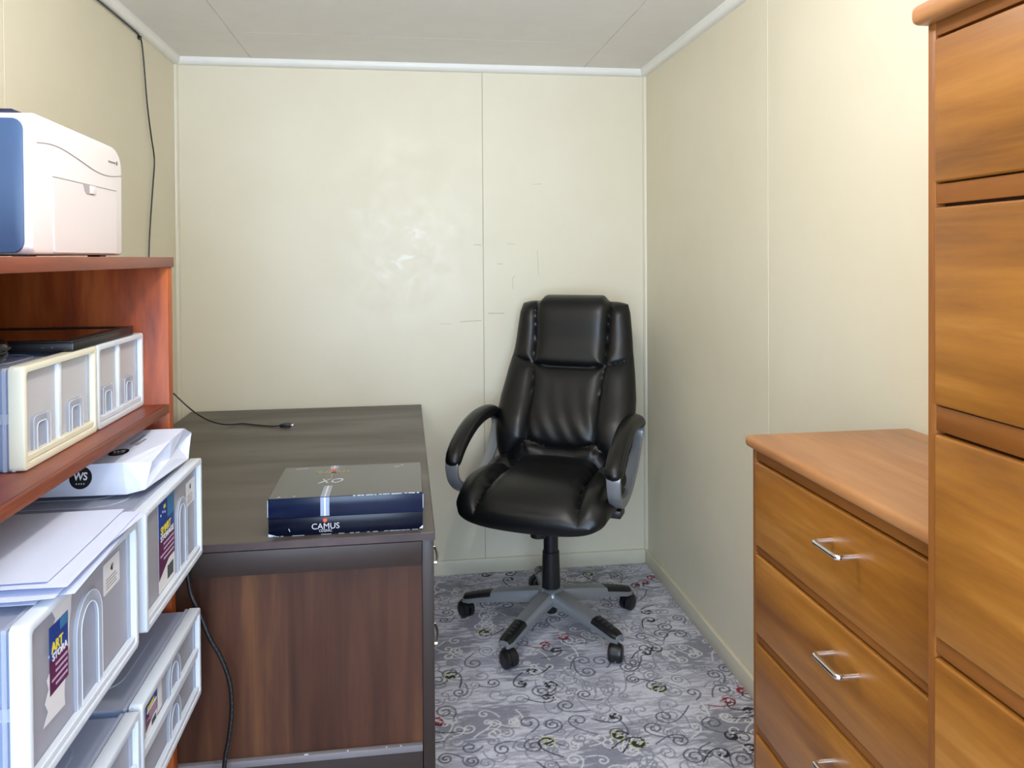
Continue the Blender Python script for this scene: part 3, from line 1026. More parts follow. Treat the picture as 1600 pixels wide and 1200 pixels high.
# third shelf
uC, fC = drawer_unit('storage_drawer', 'clear two-drawer unit below the bag, beside the dark desk', 1.338, 1.706, 0.460, 0.645, XF, DP, 2, arch_c=1.338 + 0.205, arch_w=0.075, arch_h=0.90)
uD, fD = drawer_unit('storage_drawer', 'clear two-drawer unit at the very bottom below the papers', 0.958, 1.328, 0.460, 0.645, XF, DP, 2, arch_c=0.958 + 0.18, arch_w=0.075, arch_h=0.86)
smart_label(fC[1][0], fxp, 1.338 + 0.05, 1.338 + 0.112, 0.560, 0.628)
MB().box(fxp, fxp + 0.0003, 1.338 + 0.116, 1.338 + 0.140, 0.566, 0.622).build('sticker', 'lab_white', fC[1][0])
# first shelf: two small units with two little drawers each
uE, fE = drawer_unit('small_drawer_unit', 'small two-drawer unit with yellowed rim on the upper shelf', 1.208, 1.478, 1.072, 1.226, -0.550, 0.32, 1, rim='yellow_rim', cols=2, arch_w=0.056, arch_h=0.46)
uF, fF = drawer_unit('small_drawer_unit', 'small two-drawer unit with white rim against the bookcase side', 1.483, 1.728, 1.072, 1.226, -0.550, 0.32, 1, rim='clear_rim', cols=2, arch_w=0.052, arch_h=0.46)

# ------------------------------------------------------------------ flat black screen on the small units
sc_ = thing('flat_screen', 'flat black framed screen lying face up on the small drawer units', 'screen', (-0.70, 1.53, 1.2265))
MB().box(-0.85, -0.552, 1.385, 1.675, 1.2265, 1.2420).build('case', 'black_plastic', sc_, bevel=0.003)
MB().ring(rrect(-0.85, -0.552, 1.385, 1.675, 0.004), rrect(-0.828, -0.574, 1.407, 1.653, 0.002), 'z', 1.2415, 1.2445).build('bezel', 'black_plastic', sc_, bevel=0.001)
MB().box(-0.828, -0.574, 1.407, 1.653, 1.2415, 1.2428).build('glass', 'screen', sc_)
for q in (-0.585, -0.60):
    MB().lathe([(0.0018, 0), (0.0018, -0.0012)], 8, (q, 1.385, 1.234), 'y').build('button', 'steel', sc_)
# rounded black gadget cut by the picture's edge
gd = thing('black_gadget', 'black rounded gadget at the left edge on the yellowed unit', 'gadget', (-0.646, 1.262, 1.2225))
MB().lathe([(0.001, 0.0), (0.036, 0.0), (0.046, 0.012), (0.048, 0.024), (0.042, 0.037), (0.020, 0.043), (0.001, 0.044)], 28, (-0.646, 1.262, 1.2225)).build('body', 'black_gloss', gd, smooth=60)
MB().lathe([(0.049, 0.0), (0.050, 0.002), (0.049, 0.004)], 28, (-0.646, 1.262, 1.2440)).build('rim', 'black_plastic', gd, smooth=60)

# ------------------------------------------------------------------ loose papers on the near deep drawer
rp = random.Random(3)
LIDZ = 0.9565


def paper(k, top=False):
    dx, dy, rz = (0.0, 0.0, 0.02) if top else (rp.uniform(-0.012, 0.028), rp.uniform(-0.032, 0.014), rp.uniform(-0.09, 0.09))
    w, l = 0.21, 0.285
    z0 = LIDZ + 0.0012 + k * 0.0019
    cx, cy = -0.556 + dx, 1.180 + dy
    ph, am = rp.uniform(0, 6), rp.uniform(0.0002, 0.0005)

    def fn(u, v):
        x, y = (u - 0.5) * w, (v - 0.5) * l
        zz = z0 + am * math.sin(6 * v + ph) * u
        # curl of the near edge, stronger low in the pile
        if not top:
            zz += 0.0007 * max(0, 0.2 - v) / 0.2 * math.sin(9 * u + ph)
        c, s = math.cos(rz), math.sin(rz)
        return (cx + x * c - y * s, cy + x * s + y * c, zz)
    m = MB().sheet(fn, 12, 12, 0.00025)
    o = m.build('paper_sheet', 'paper', None, smooth=True, org=(cx, cy, z0))
    return o


for k in range(9):
    o = paper(k)
    tag(o, 'plain white sheet fanned within the pile on the near clear drawer', 'paper', 'loose sheets in the pile on the near drawer')
o = paper(9.6, True)
tag(o, 'topmost blank white sheet of the paper pile under the shelf', 'paper')

# ------------------------------------------------------------------ folded white paper bag with round WS logos
bag = thing('paper_bag', 'folded white paper bag printed with round black WS logos', 'bag', (-0.58, 1.58, LIDZ))
bm_ = MB()
BZ = LIDZ + 0.001
# rows of points: near face bottom/top and far top, gusset folded inwards on the right end
A0, A1, A2, A3 = (-0.76, 1.478, BZ), (-0.500, 1.470, BZ), (-0.470, 1.475, BZ + 0.006), (-0.452, 1.690, BZ + 0.006)
Bm = (-0.505, 1.515, BZ + 0.026)
Bm2 = (-0.470, 1.680, BZ + 0.034)
T0, T1, T2, T3 = (-0.76, 1.488, BZ + 0.048), (-0.510, 1.480, BZ + 0.056), (-0.462, 1.488, BZ + 0.052), (-0.446, 1.640, BZ + 0.080)
T4, T5 = (-0.74, 1.70, BZ + 0.066), (-0.448, 1.700, BZ + 0.058)
F1 = (-0.462, 1.600, BZ + 0.030)
V = [A0, A1, A2, A3, Bm, Bm2, T0, T1, T2, T3, T4, T5, F1, (-0.74, 1.71, BZ), (-0.455, 1.585, BZ + 0.071)]
Fc = [(0, 1, 7, 6), (1, 2, 8, 7), (6, 7, 14, 9, 10), (7, 8, 14), (2, 4, 8), (4, 12, 14, 8), (12, 5, 9, 14), (2, 3, 12, 4), (3, 5, 12), (5, 3, 11, 9), (9, 11, 10), (10, 11, 3, 13), (0, 6, 10, 13), (0, 13, 3, 2, 1)]
bm_.add(V, Fc)
me_ = bm_.mesh('bag_body', 'bag', (-0.58, 1.58, LIDZ))
bmx = bmesh.new()
bmx.from_mesh(me_)
bmesh.ops.triangulate(bmx, faces=bmx.faces)
bmesh.ops.subdivide_edges(bmx, edges=bmx.edges, cuts=4, use_grid_fill=True)
rb_ = random.Random(9)
for v in bmx.verts:
    if v.co.z > 0.004:
        v.co += Vector((rb_.uniform(-1, 1), rb_.uniform(-1, 1), rb_.uniform(-1, 1))) * 0.0004
bmx.to_mesh(me_)
bmx.free()
bo = bpy.data.objects.new('body', me_)
C.objects.link(bo)
bo.parent = bag
ORG[bo] = Vector((-0.58, 1.58, LIDZ))


from mathutils.bvhtree import BVHTree
bv = BVHTree.FromPolygons([tuple(v.co) for v in me_.vertices], [tuple(p.vertices) for p in me_.polygons])
BO = Vector((-0.58, 1.58, LIDZ))


def on_bag(x, y, z, d):
    hit, n, i, q = bv.ray_cast(Vector((x, y, z)) - BO, Vector(d))
    return (hit + BO)


def ws_logo(c, ex, ey, d, r):
    # wrap the printed disc, letters and stars onto the paper along direction d
    d = Vector(d)
    ex, ey = Vector(ex), Vector(ey)
    c = Vector(c)

    def put(o, lift):
        org = ORG[o]
        for v in o.data.vertices:
            p = c + ex * v.co.x + ey * v.co.y
            h = on_bag(p.x, p.y, p.z, d)
            v.co = h - d * lift - org
    n = 28
    rings = [0.0, 0.35, 0.7, 1.0]
    vs = [(0, 0, 0)] + [(r * q * math.cos(2 * PI * k / n), r * q * math.sin(2 * PI * k / n), 0) for q in rings[1:] for k in range(n)]
    fs = [(0, 1 + k, 1 + (k + 1) % n) for k in range(n)]
    for j in range(2):
        b0, b1 = 1 + j * n, 1 + (j + 1) * n
        fs += [(b0 + k, b1 + k, b1 + (k + 1) % n, b0 + (k + 1) % n) for k in range(n)]
    m = MB().add(vs, fs)
    disc = m.build('logo_disc', 'ink', bag, org=(0, 0, 0))
    ORG[disc] = Vector(BO)
    put(disc, 0.0007)
    ORG[disc] = Vector((0, 0, 0))
    lt_ = text('logo_letters', 'WS', r * 0.95, 'ink_white', disc, Matrix.Translation((0, r * 0.1, 0)), width=r * 1.25, bold=0.0005, extrude=0.0)
    ORG[lt_] = Vector(BO)
    put(lt_, 0.0013)
    st = MB()
    for k in range(4):
        st.add([(r * (-0.33 + 0.22 * k) + r * 0.065 * math.cos(a * PI / 3), -r * 0.52 + r * 0.065 * math.sin(a * PI / 3), 0) for a in range(6)], [tuple(range(6))])
    so = st.build('logo_stars', 'ink_white', disc, org=(0, 0, 0))
    ORG[so] = Vector(BO)
    put(so, 0.0013)
    ORG[disc] = Vector(BO)


ws_logo((-0.580, 1.40, BZ + 0.0315), (1, 0, 0), (0, 0, 1), (0, 1, 0), 0.0195)
ws_logo((-0.535, 1.535, 1.3), (1, 0, 0), (0, 1, 0), (0, 0, -1), 0.018)
ws_logo((-0.610, 1.512, 1.3), (1, 0, 0), (0, 1, 0), (0, 0, -1), 0.018)
for q in range(2):
    x, y = -0.522 + 0.012 * q, 1.600 - 0.01 * q
    h = on_bag(x, y, 1.3, (0, 0, -1))
    ln = MB()
    for k in range(7 - 2 * q):
        yy = y - 0.022 + 0.007 * k
        xx = x + 0.25 * (yy - y)
        hz = on_bag(xx, yy, 1.3, (0, 0, -1)).z + 0.0007
        ln.add([(xx - 0.003, yy, hz), (xx + 0.003, yy, hz), (xx + 0.004, yy + 0.0045, hz + 0.0004), (xx - 0.002, yy + 0.0045, hz + 0.0004)], [(0, 1, 2, 3)])
    ln.build('printed_line', 'grey_text', bag)

# ------------------------------------------------------------------ printer
PZ = 1.3862
pr = thing('printer', 'white laser printer with slate blue side on top of the bookcase', 'printer', (-0.76, 1.53, 1.385))
PX, PY0, PY1, PH = -0.590, 1.330, 1.732, 0.232
prf = []
# silhouette seen from the front (y, z): gently domed top, rounded shoulders
for k in range(7):
    a = math.radians(180 - 90 * k / 6)
    prf.append((PY0 + 0.020 + 0.020 * math.cos(a), PZ + PH - 0.020 + 0.020 * math.sin(a)))
for k in range(9):
    a = math.radians(90 - 90 * k / 8)
    prf.append((PY1 - 0.055 + 0.055 * math.cos(a), PZ + PH - 0.052 + 0.045 * math.sin(a)))
prf += [(PY1 - 0.003, PZ + 0.008), (PY1 - 0.012, PZ + 0.003), (PY0 + 0.012, PZ + 0.003), (PY0, PZ + 0.012)]
MB().prism(prf, 'x', PX - 0.315, PX).build('body', 'white_shell', pr, bevel=0.008, seg=4)
# slate side panel with a rounded front corner
pl = rrect(PX - 0.300, PX - 0.011, PZ + 0.006, PZ + PH - 0.011, 0.018, 6)
sp = MB().prism(pl, 'y', PY0 - 0.0022, PY0 + 0.004).build('side_panel', 'navy_panel', pr, bevel=0.002)
# lid on top
MB().prism([(PX - 0.022, PZ + PH - 0.003), (PX - 0.034, PZ + PH + 0.006), (PX - 0.28, PZ + PH + 0.006), (PX - 0.28, PZ + PH - 0.003)], 'y', PY0 + 0.014, PY0 + 0.18).build('output_lid', 'navy_dark', pr, bevel=0.0015)
# wave-shaped seam, front door, latch, lettering
wv = catmull([(PX + 0.0006, y, z) for y, z in ((1.350, 1.571), (1.391, 1.575), (1.440, 1.574), (1.505, 1.565), (1.593, 1.551), (1.660, 1.549), (1.726, 1.556))], 6)
MB().tube(wv, 0.0009, 6).build('wave_seam', 'seam_grey', pr)
DY0, DY1, DZ0, DZ1 = 1.405, 1.692, PZ + 0.006, 1.521
dr = MB().prism(rrect(DY0, DY1, DZ0, DZ1, 0.004), 'x', PX - 0.004, PX + 0.0022).build('front_door', 'white_shell2', pr, bevel=0.001, seg=1)
sm = MB().box(PX, PX + 0.0026, DY0, DY1, DZ1 - 0.0002, DZ1 + 0.0012)
sm.build('door_gap', 'seam_grey', dr)
lt = MB().prism([(1.526, DZ1), (1.586, DZ1), (1.580, DZ1 - 0.012), (1.571, DZ1 - 0.018), (1.541, DZ1 - 0.018), (1.532, DZ1 - 0.012)], 'x', PX + 0.002, PX + 0.0032).build('latch', 'seam_grey', dr)
MB().box(PX + 0.003, PX + 0.006, 1.553, 1.580, DZ1 - 0.016, DZ1 - 0.001).build('latch_tab', 'white_shell', lt, bevel=0.001)
ml = MB()
for q in range(7):
    ml.box(PX, PX + 0.0005, 1.657 + 0.0055 * q, 1.657 + 0.0055 * q + 0.0042, 1.5765, 1.5805 - 0.0008 * (q % 2))
ml.build('maker_lettering', 'grey_text', pr)
MB().lathe([(0.0045, 0), (0.0045, 0.0006)], 12, (PX, 1.702, 1.579), 'x').build('maker_emblem', 'grey_text', pr)
for y in (PY0 + 0.04, PY1 - 0.06):
    for x in (PX - 0.29, PX - 0.03):
        MB().box(x - 0.012, x + 0.012, y - 0.015, y + 0.015, 1.385, PZ + 0.006).build('foot', 'black_plastic', pr)

# ================================================================== DESK
DX0, DX1, DYF, DYB, DZ = -0.882, 0.062, 1.776, 3.345, 0.749
dk = thing('desk', 'dark brown office desk with framed walnut end panel', 'desk', (-0.41, 2.56, 0))
dt = MB().box(DX0, DX1, DYF + 0.002, DYB, DZ - 0.017, DZ).build('desktop', 'desk_top', dk, bevel=0.001, seg=1)
MB().box(DX0, DX1, DYF, DYF + 0.0025, DZ - 0.0165, DZ - 0.0005).build('edge_band', 'desk_edge', dt)
MB().box(DX1, DX1 + 0.0012, DYF, DYB, DZ - 0.0165, DZ - 0.0005).build('edge_band', 'desk_edge', dt)
EY = DYF + 0.006
for yo in (EY, DYB - 0.04):
    fr_ = yo == EY
    MB().box(0.033, DX1 - 0.002, yo, yo + 0.035, 0.0, DZ - 0.017).build('post', 'desk_frame', dk, bevel=0.0012)
    MB().box(DX0 + 0.003, DX0 + 0.03, yo, yo + 0.035, 0.0, DZ - 0.017).build('post', 'desk_frame', dk, bevel=0.0012)
    MB().box(DX0 + 0.03, 0.0325, yo - (0.0085 if fr_ else -0.003), yo + 0.030, 0.677, DZ - 0.0178).build('top_rail', 'desk_frame', dk, bevel=0.0012)
    MB().box(DX0 + 0.03, 0.0325, yo + 0.014, yo + 0.026, 0.240, 0.677).build('end_panel', 'desk_panel', dk)
    lg = MB().box(DX0 + 0.03, 0.0315, yo - 0.001, yo + 0.014, 0.243, 0.258).build('ledge', 'desk_ledge', dk, bevel=0.002)
    MB().box(DX0 + 0.03, 0.0315, yo + 0.002, yo + 0.030, 0.04, 0.2425).build('bottom_rail', 'desk_frame', dk, bevel=0.0012)
cr_ = MB()
for x, w_ in ((-0.235, 0.009), (-0.14, 0.003), (-0.02, 0.003), (-0.052, 0.002)):
    cr_.box(x, x + w_, EY + 0.001, EY + 0.004, 0.2578, 0.2592)
cr_.build('dust_flakes', 'lab_white', dk)
MB().box(DX0 + 0.005, DX0 + 0.02, EY + 0.035, DYB - 0.04, 0.10, DZ - 0.0175).build('modesty_panel', 'desk_panel', dk)


def desk_pedestal(y0, y1):
    ped = MB().box(DX0 + 0.30, DX1 - 0.022, y0, y1, 0.06, DZ - 0.0175).build('pedestal', 'desk_frame', dk)
    zs = ((0.575, 0.715), (0.075, 0.570))
    for z0, z1 in zs:
        d = MB().box(DX1 - 0.022, DX1 - 0.004, y0 + 0.003, y1 - 0.003, z0, z1).build('drawer', 'desk_panel', dk, bevel=0.001)
        zc = z1 - 0.065 if z1 > 0.7 else z1 - 0.115
        yc = y0 + 0.085
        pts = catmull([(DX1 - 0.004, yc - 0.052, zc), (DX1 + 0.006, yc - 0.046, zc), (DX1 + 0.010, yc, zc), (DX1 + 0.006, yc + 0.046, zc), (DX1 - 0.004, yc + 0.052, zc)], 6)
        h = MB().tube(pts, 0.003, 8).build('handle', 'steel', d, smooth=True)
        for yy in (yc - 0.05, yc + 0.05):
            MB().lathe([(0.005, -0.004), (0.005, 0.007), (0.004, 0.008)], 12, (DX1, yy, zc), 'x').build('handle_post', 'steel', h, smooth=40)


desk_pedestal(EY + 0.036, EY + 0.036 + 0.42)
desk_pedestal(DYB - 0.46, DYB - 0.041)

# ------------------------------------------------------------------ spirits gift box
gx0, gx1, gy0, gy1, gz0, gz1 = -0.313, 0.037, 1.803, 2.070, DZ + 0.0003, DZ + 0.0865
gb = thing('gift_box', 'flat glossy navy cognac gift box on the dark desk', 'box', ((gx0 + gx1) / 2, (gy0 + gy1) / 2, DZ))
gm = gz0 + 0.041
base = MB().box(gx0 + 0.0012, gx1 - 0.0012, gy0 + 0.0012, gy1 - 0.0012, gz0, gm).build('base', 'box_base', gb, bevel=0.0012)
lid = MB().box(gx0, gx1, gy0, gy1, gm + 0.0003, gz1).build('lid', 'box_side', gb, bevel=0.0016)
MB().prism(rrect(gx0 + 0.002, gx1 - 0.002, gy0 + 0.002, gy1 - 0.002, 0.002), 'z', gz1, gz1 + 0.0003).build('lid_top', 'box_top', lid)
rx = gx0 + 0.127
# ribbon printed down the front and over the lid
for a, b_, mt in ((rx - 0.010, rx + 0.010, 'ribbon'), (rx - 0.0016, rx + 0.0016, 'ribbon_line')):
    e = 0.0004 if mt == 'ribbon' else 0.0007
    MB().box(a, b_, gy0 - e, gy0 + 0.001, gm + 0.002, gz1 - 0.001).build('ribbon_front' if mt == 'ribbon' else 'ribbon_line', mt, lid)
    MB().box(a, b_, gy0 + 0.001, gy0 + 0.085, gz1 + 0.0003, gz1 + 0.0003 + e).build('ribbon_top' if mt == 'ribbon' else 'ribbon_line', mt, lid)
    MB().box(a, b_, gy1 - 0.030, gy1 - 0.002, gz1 + 0.0003, gz1 + 0.0003 + e).build('ribbon_top' if mt == 'ribbon' else 'ribbon_line', mt, lid)
X_, Z_, Y_ = (1, 0, 0), (0, 0, 1), (0, 1, 0)
text('name_print', 'CAMUS', 0.019, 'silver_print', base, frame4((rx + 0.001, gy0 + 0.0006, gz0 + 0.0185), X_, Z_), width=0.062)
text('kind_print', 'COGNAC', 0.0085, 'silver_print', base, frame4((rx + 0.001, gy0 + 0.0006, gz0 + 0.0085), X_, Z_), width=0.029)
MB().prism([(rx - 0.0045, gz0 + 0.0365), (rx + 0.0045, gz0 + 0.0365), (rx + 0.0045, gz0 + 0.030), (rx, gz0 + 0.027), (rx - 0.0045, gz0 + 0.030)], 'y', gy0 + 0.0004, gy0 + 0.0014).build('crest', 'red_print', base)
zt = gz1 + 0.0007
text('name_print', 'CAMUS', 0.022, 'gold_print', lid, frame4((rx, gy0 + 0.205, zt), X_, Y_), width=0.082, bold=0.0002)
MB().box(rx - 0.007, rx + 0.007, gy0 + 0.218, gy0 + 0.234, gz1 + 0.0003, zt).build('crest', 'red_print', lid)
MB().box(rx - 0.001, rx + 0.001, gy0 + 0.160, gy0 + 0.188, gz1 + 0.0003, zt).build('dash', 'gold_print', lid)
text('grade_print', 'XO', 0.050, 'silver_print', lid, frame4((rx, gy0 + 0.125, zt), X_, Y_), width=0.060, shear=0.3)
we = MB()
rw_ = random.Random(21)
for k in range(16):     # rubbed edges of the lid and base
    x = gx0 + 0.19 + 0.155 * k / 16
    we.box(x, x + rw_.uniform(0.005, 0.010), gy0 - 0.0002, gy0 + 0.0009, gz1 - 0.0004 - rw_.uniform(0, 0.0008), gz1 + 0.0005)
for k in range(26):
    x = gx0 + 0.002 + 0.335 * k / 26
    if rw_.random() < 0.6:
        we.box(x, x + rw_.uniform(0.006, 0.014), gy0 + 0.0008, gy0 + 0.002, gz0 + 0.0003, gz0 + 0.0010)
we.box(gx0 - 0.0002, gx0 + 0.001, gy0 - 0.0002, gy0 + 0.001, gz0 + 0.045, gz1 - 0.002)
we.box(gx1 - 0.001, gx1 + 0.0002, gy0 - 0.0002, gy0 + 0.001, gz0 + 0.05, gz1 - 0.004)
we.prism([(gx1 - 0.0012, gz0 + 0.002), (gx1 - 0.0012, gz0 + 0.010), (gx1 - 0.010, gz0 + 0.002)], 'y', gy0 + 0.0006, gy0 + 0.0014)
we.prism([(gx0 + 0.0012, gz0 + 0.001), (gx0 + 0.0012, gz0 + 0.007), (gx0 + 0.018, gz0 + 0.002)], 'y', gy0 + 0.0006, gy0 + 0.0014)
we.bar([(gx0 + 0.046, gy0 + 0.0008, gz0 + 0.017), (gx0 + 0.049, gy0 + 0.0008, gz0 + 0.010)], 0.0004, 0.0012, (0, 1, 0))
for x, y, l in ((gx0 + 0.03, gy1 - 0.02, 0.03), (gx0 + 0.28, gy1 - 0.035, 0.014), (gx0 + 0.297, gy1 - 0.025, 0.007), (gx0 + 0.02, gy0 + 0.01, 0.006), (gx0 + 0.055, gy0 + 0.012, 0.004)):
    we.bar([(x, y, gz1 + 0.0004), (x + l, y + 0.004, gz1 + 0.0004)], 0.002, 0.0003, (0, 1, 0))
we.build('rubbed_edges', 'worn', gb)

# ------------------------------------------------------------------ cables
# network cable: under the cornice, down the side wall, behind the bookcase and out over the desk
xw = XL + 0.006
pts = [(xw + 0.002, 0.70, ZC - 0.034), (xw + 0.002, 1.6, ZC - 0.034), (xw + 0.002, 2.4, ZC - 0.035), (xw + 0.002, 2.80, ZC - 0.034), (xw, 2.925, ZC - 0.040), (xw + 0.001, 2.955, 2.12), (xw + 0.002, 2.99, 1.95), (xw + 0.002, 3.030, 1.84), (xw + 0.002, 3.064, 1.755), (xw + 0.002, 3.045, 1.66), (xw + 0.002, 3.010, 1.52), (xw + 0.002, 2.988, 1.39), (xw + 0.004, 2.97, 1.20), (xw + 0.02, 2.95, 1.03), (-0.86, 2.93, 0.93), (-0.815, 2.905, 0.890), (-0.765, 2.905, 0.840), (-0.722, 2.935, 0.798), (-0.690, 3.010, 0.764), (-0.655, 3.040, 0.7535), (-0.617, 3.055, 0.7525), (-0.560, 3.020, 0.7525), (-0.500, 2.990, 0.7525), (-0.466, 2.985, 0.7550)]
nc = thing('network_cable', 'thin black network cable hanging down the wall onto the desk', 'cable', (xw, 2.925, ZC - 0.04))
MB().tube(catmull(pts, 7), 0.0026, 8).build('lead', 'black_cable', nc, smooth=True)
pg = MB().box(-0.470, -0.432, 2.978, 2.992, 0.7495, 0.7605).build('plug', 'black_plastic', nc, bevel=0.002)
MB().box(-0.432, -0.420, 2.979, 2.991, 0.7500, 0.7590).build('plug_tip', 'steel', pg, bevel=0.0008)
MB().bar([(-0.465, 2.985, 0.761), (-0.445, 2.985, 0.765), (-0.426, 2.985, 0.760)], 0.008, 0.001, (0, 1, 0)).build('clip', 'black_plastic', pg)
MB().box(xw - 0.006, xw + 0.005, 2.918, 2.932, ZC - 0.048, ZC - 0.036).build('cable_clip', 'black_plastic', nc, bevel=0.001)

# thick black power cord in front of the desk end
cp = catmull([(-0.600, 2.000, 0.7545), (-0.560, 1.90, 0.7545), (-0.520, 1.82, 0.757), (-0.490, 1.772, 0.765), (-0.478, 1.752, 0.735), (-0.472, 1.748, 0.700), (-0.464, 1.745, 0.655), (-0.444, 1.738, 0.612), (-0.424, 1.735, 0.562), (-0.402, 1.738, 0.516), (-0.385, 1.738, 0.462), (-0.381, 1.738, 0.405), (-0.387, 1.738, 0.345), (-0.398, 1.738, 0.277), (-0.400, 1.738, 0.15), (-0.40, 1.738, 0.03), (-0.41, 1.70, 0.008), (-0.44, 1.55, 0.007)], 8)
pc = thing('power_cord', 'thick black power cord hanging before the desk end panel', 'cord', (-0.40, 1.738, 0))
MB().tube(cp, 0.0048, 10).build('sheath', 'black_cable', pc, smooth=True)
pm = MB()
for k in range(52, 104, 2):
    p = cp[k]
    q = cp[k + 1]
    off = Vector((0.0022, -0.0043, 0))
    pm.bar([tuple(p + off), tuple(p.lerp(q, 0.45) + off)], 0.0005, 0.0009, (0, 1, 0))
pm.build('cord_print', 'grey_print', pc)


# ================================================================== TIMBER CHESTS
def chest(name, label, x0, y0, y1, ztop, drawers, hy, over):
    x1 = XR - 0.018
    t = thing(name, label, 'chest of drawers', ((x0 + x1) / 2, (y0 + y1) / 2, 0))
    zt = ztop - 0.024
    MB().box(x0 + 0.012, x1, y0, y1, 0.0, zt).build('carcass', 'chest_in', t)
    MB().box(x0, x1, y1 - 0.014, y1, 0.0, zt).build('side_panel', 'chest_frame', t, bevel=0.0015)
    MB().box(x0, x1, y0, y0 + 0.014, 0.0, zt).build('side_panel', 'chest_frame', t, bevel=0.0015)
    MB().box(x0 - over, x1, y0 - 0.004, y1 + 0.010, zt, ztop).build('top', 'chest_top', t, bevel=0.009, seg=4)
    prev = zt
    for (z0, z1) in drawers:
        MB().box(x0 + 0.0005, x0 + 0.02, y0 + 0.014, y1 - 0.014, z1 + 0.002, prev).build('rail', 'chest_rail', t, bevel=0.001)
        prev = z0 - 0.0015
        d = MB().box(x0 - 0.0035, x0 + 0.014, y0 + 0.0155, y1 - 0.0155, z0, z1 - 0.002).build('drawer', 'chest', t, bevel=0.003, seg=3)
        zc = z1 - 0.058
        X = x0 - 0.0035
        hp = catmull([(X, hy + 0.036, zc), (X - 0.024, hy + 0.036, zc), (X - 0.0315, hy + 0.0345, zc), (X - 0.034, hy + 0.028, zc), (X - 0.034, hy, zc), (X - 0.034, hy - 0.028, zc), (X - 0.0315, hy - 0.0345, zc), (X - 0.024, hy - 0.036, zc), (X, hy - 0.036, zc)], 5)
        MB().tube(hp, 0.0047, 14).build('handle', 'chrome', d, smooth=True)
    MB().box(x0 + 0.003, x0 + 0.02, y0 + 0.014, y1 - 0.014, 0.02, prev).build('rail', 'chest_rail', t, bevel=0.001)
    return t


chest('chest_of_drawers', 'low honey coloured timber chest with chrome pulls by the wall', 0.702, 0.862, 1.498, 1.013, [(0.795, 0.965), (0.616, 0.777), (0.426, 0.596), (0.240, 0.408), (0.05, 0.222)], 1.158, 0.014)
tc = chest('chest_of_drawers', 'tall honey coloured timber chest nearest the viewer at the right', 0.620, 0.150, 0.850, 1.677, [(1.464, 1.634), (1.203, 1.437), (0.928, 1.170), (0.664, 0.905), (0.40, 0.64), (0.10, 0.376)], 0.50, 0.018)


# ================================================================== OFFICE CHAIR
CH_A = math.radians(28)
ch = thing('office_chair', 'black leather high-back office chair on a five-star castor base', 'chair', (0.530, 2.83, 0), -CH_A)
ORG[ch] = Vector((0, 0, 0))      # parts are modelled in the chair's own frame: front is -y


def seg_dist(px, py, polys):
    best = np.full(px.shape, 9.0)
    for pl_ in polys:
        for (ax, ay), (bx, by) in zip(pl_[:-1], pl_[1:]):
            dx, dy = bx - ax, by - ay
            t = np.clip(((px - ax) * dx + (py - ay) * dy) / (dx * dx + dy * dy), 0, 1)
            best = np.minimum(best, np.hypot(px - ax - t * dx, py - ay - t * dy))
    return best


def mirror(pl_):
    return [(-x, y) for x, y in pl_]


def grid_parts(front, back, classify, names, parent, mat):
    """two grids (ny,nx,3) sharing their border; faces sorted into named parts"""
    ny, nx = front.shape[:2]
    groups = {}
    for side, G in (('f', front), ('b', back)):
        for j in range(ny - 1):
            for i in range(nx - 1):
                q = [G[j, i], G[j, i + 1], G[j + 1, i + 1], G[j + 1, i]]
                c = sum(q) / 4
                key = classify(side, c, i, j)
                if side == 'b':
                    q = q[::-1]
                groups.setdefault(key, []).append(q)
    for key, quads in groups.items():
        me = bpy.data.meshes.new(names[key])
        vs = np.array(quads).reshape(-1, 3)
        me.from_pydata([tuple(v) for v in vs], [], [(4 * k, 4 * k + 1, 4 * k + 2, 4 * k + 3) for k in range(len(quads))])
        bm = bmesh.new()
        bm.from_mesh(me)
        bmesh.ops.remove_doubles(bm, verts=bm.verts, dist=1e-5)
        bmesh.ops.recalc_face_normals(bm, faces=bm.faces)
        bm.to_mesh(me)
        bm.free()
        for p in me.polygons:
            p.use_smooth = True
        me.materials.append(MAT[mat])
        o = bpy.data.objects.new(names[key], me)
        C.objects.link(o)
        o.parent = parent
        ORG[o] = Vector((0, 0, 0))


# ---- backrest
V_R = [(0.164, 1.24), (0.153, 1.10), (0.150, 0.945), (0.142, 0.90), (0.138, 0.80), (0.140, 0.665), (0.15, 0.64)]
S_H = [(-0.154, 0.945), (-0.08, 0.938), (0.08, 0.938), (0.154, 0.945)]
D_R = [(0.154, 0.948), (0.20, 0.958), (0.30, 0.992)]
LUM = [(-0.215, 0.575), (-0.142, 0.662), (-0.06, 0.640), (0.06, 0.640), (0.142, 0.662), (0.215, 0.575)]
SEAMS = [V_R, mirror(V_R), S_H, D_R, mirror(D_R), LUM]


def back_center(z):
    t = (z - 0.55) / 0.67
    return 0.170 + 0.190 * t - 0.040 * np.exp(-((z - 0.70) / 0.12) ** 2) + 0.018 * np.exp(-((z - 1.02) / 0.10) ** 2)


def back_halfwidth(z):
    return np.interp(z, [0.50, 0.56, 0.62, 0.72, 0.82, 0.92, 1.00, 1.08, 1.15, 1.185, 1.205, 1.23], [0.215, 0.250, 0.270, 0.282, 0.278, 0.264, 0.250, 0.242, 0.234, 0.224, 0.208, 0.200])


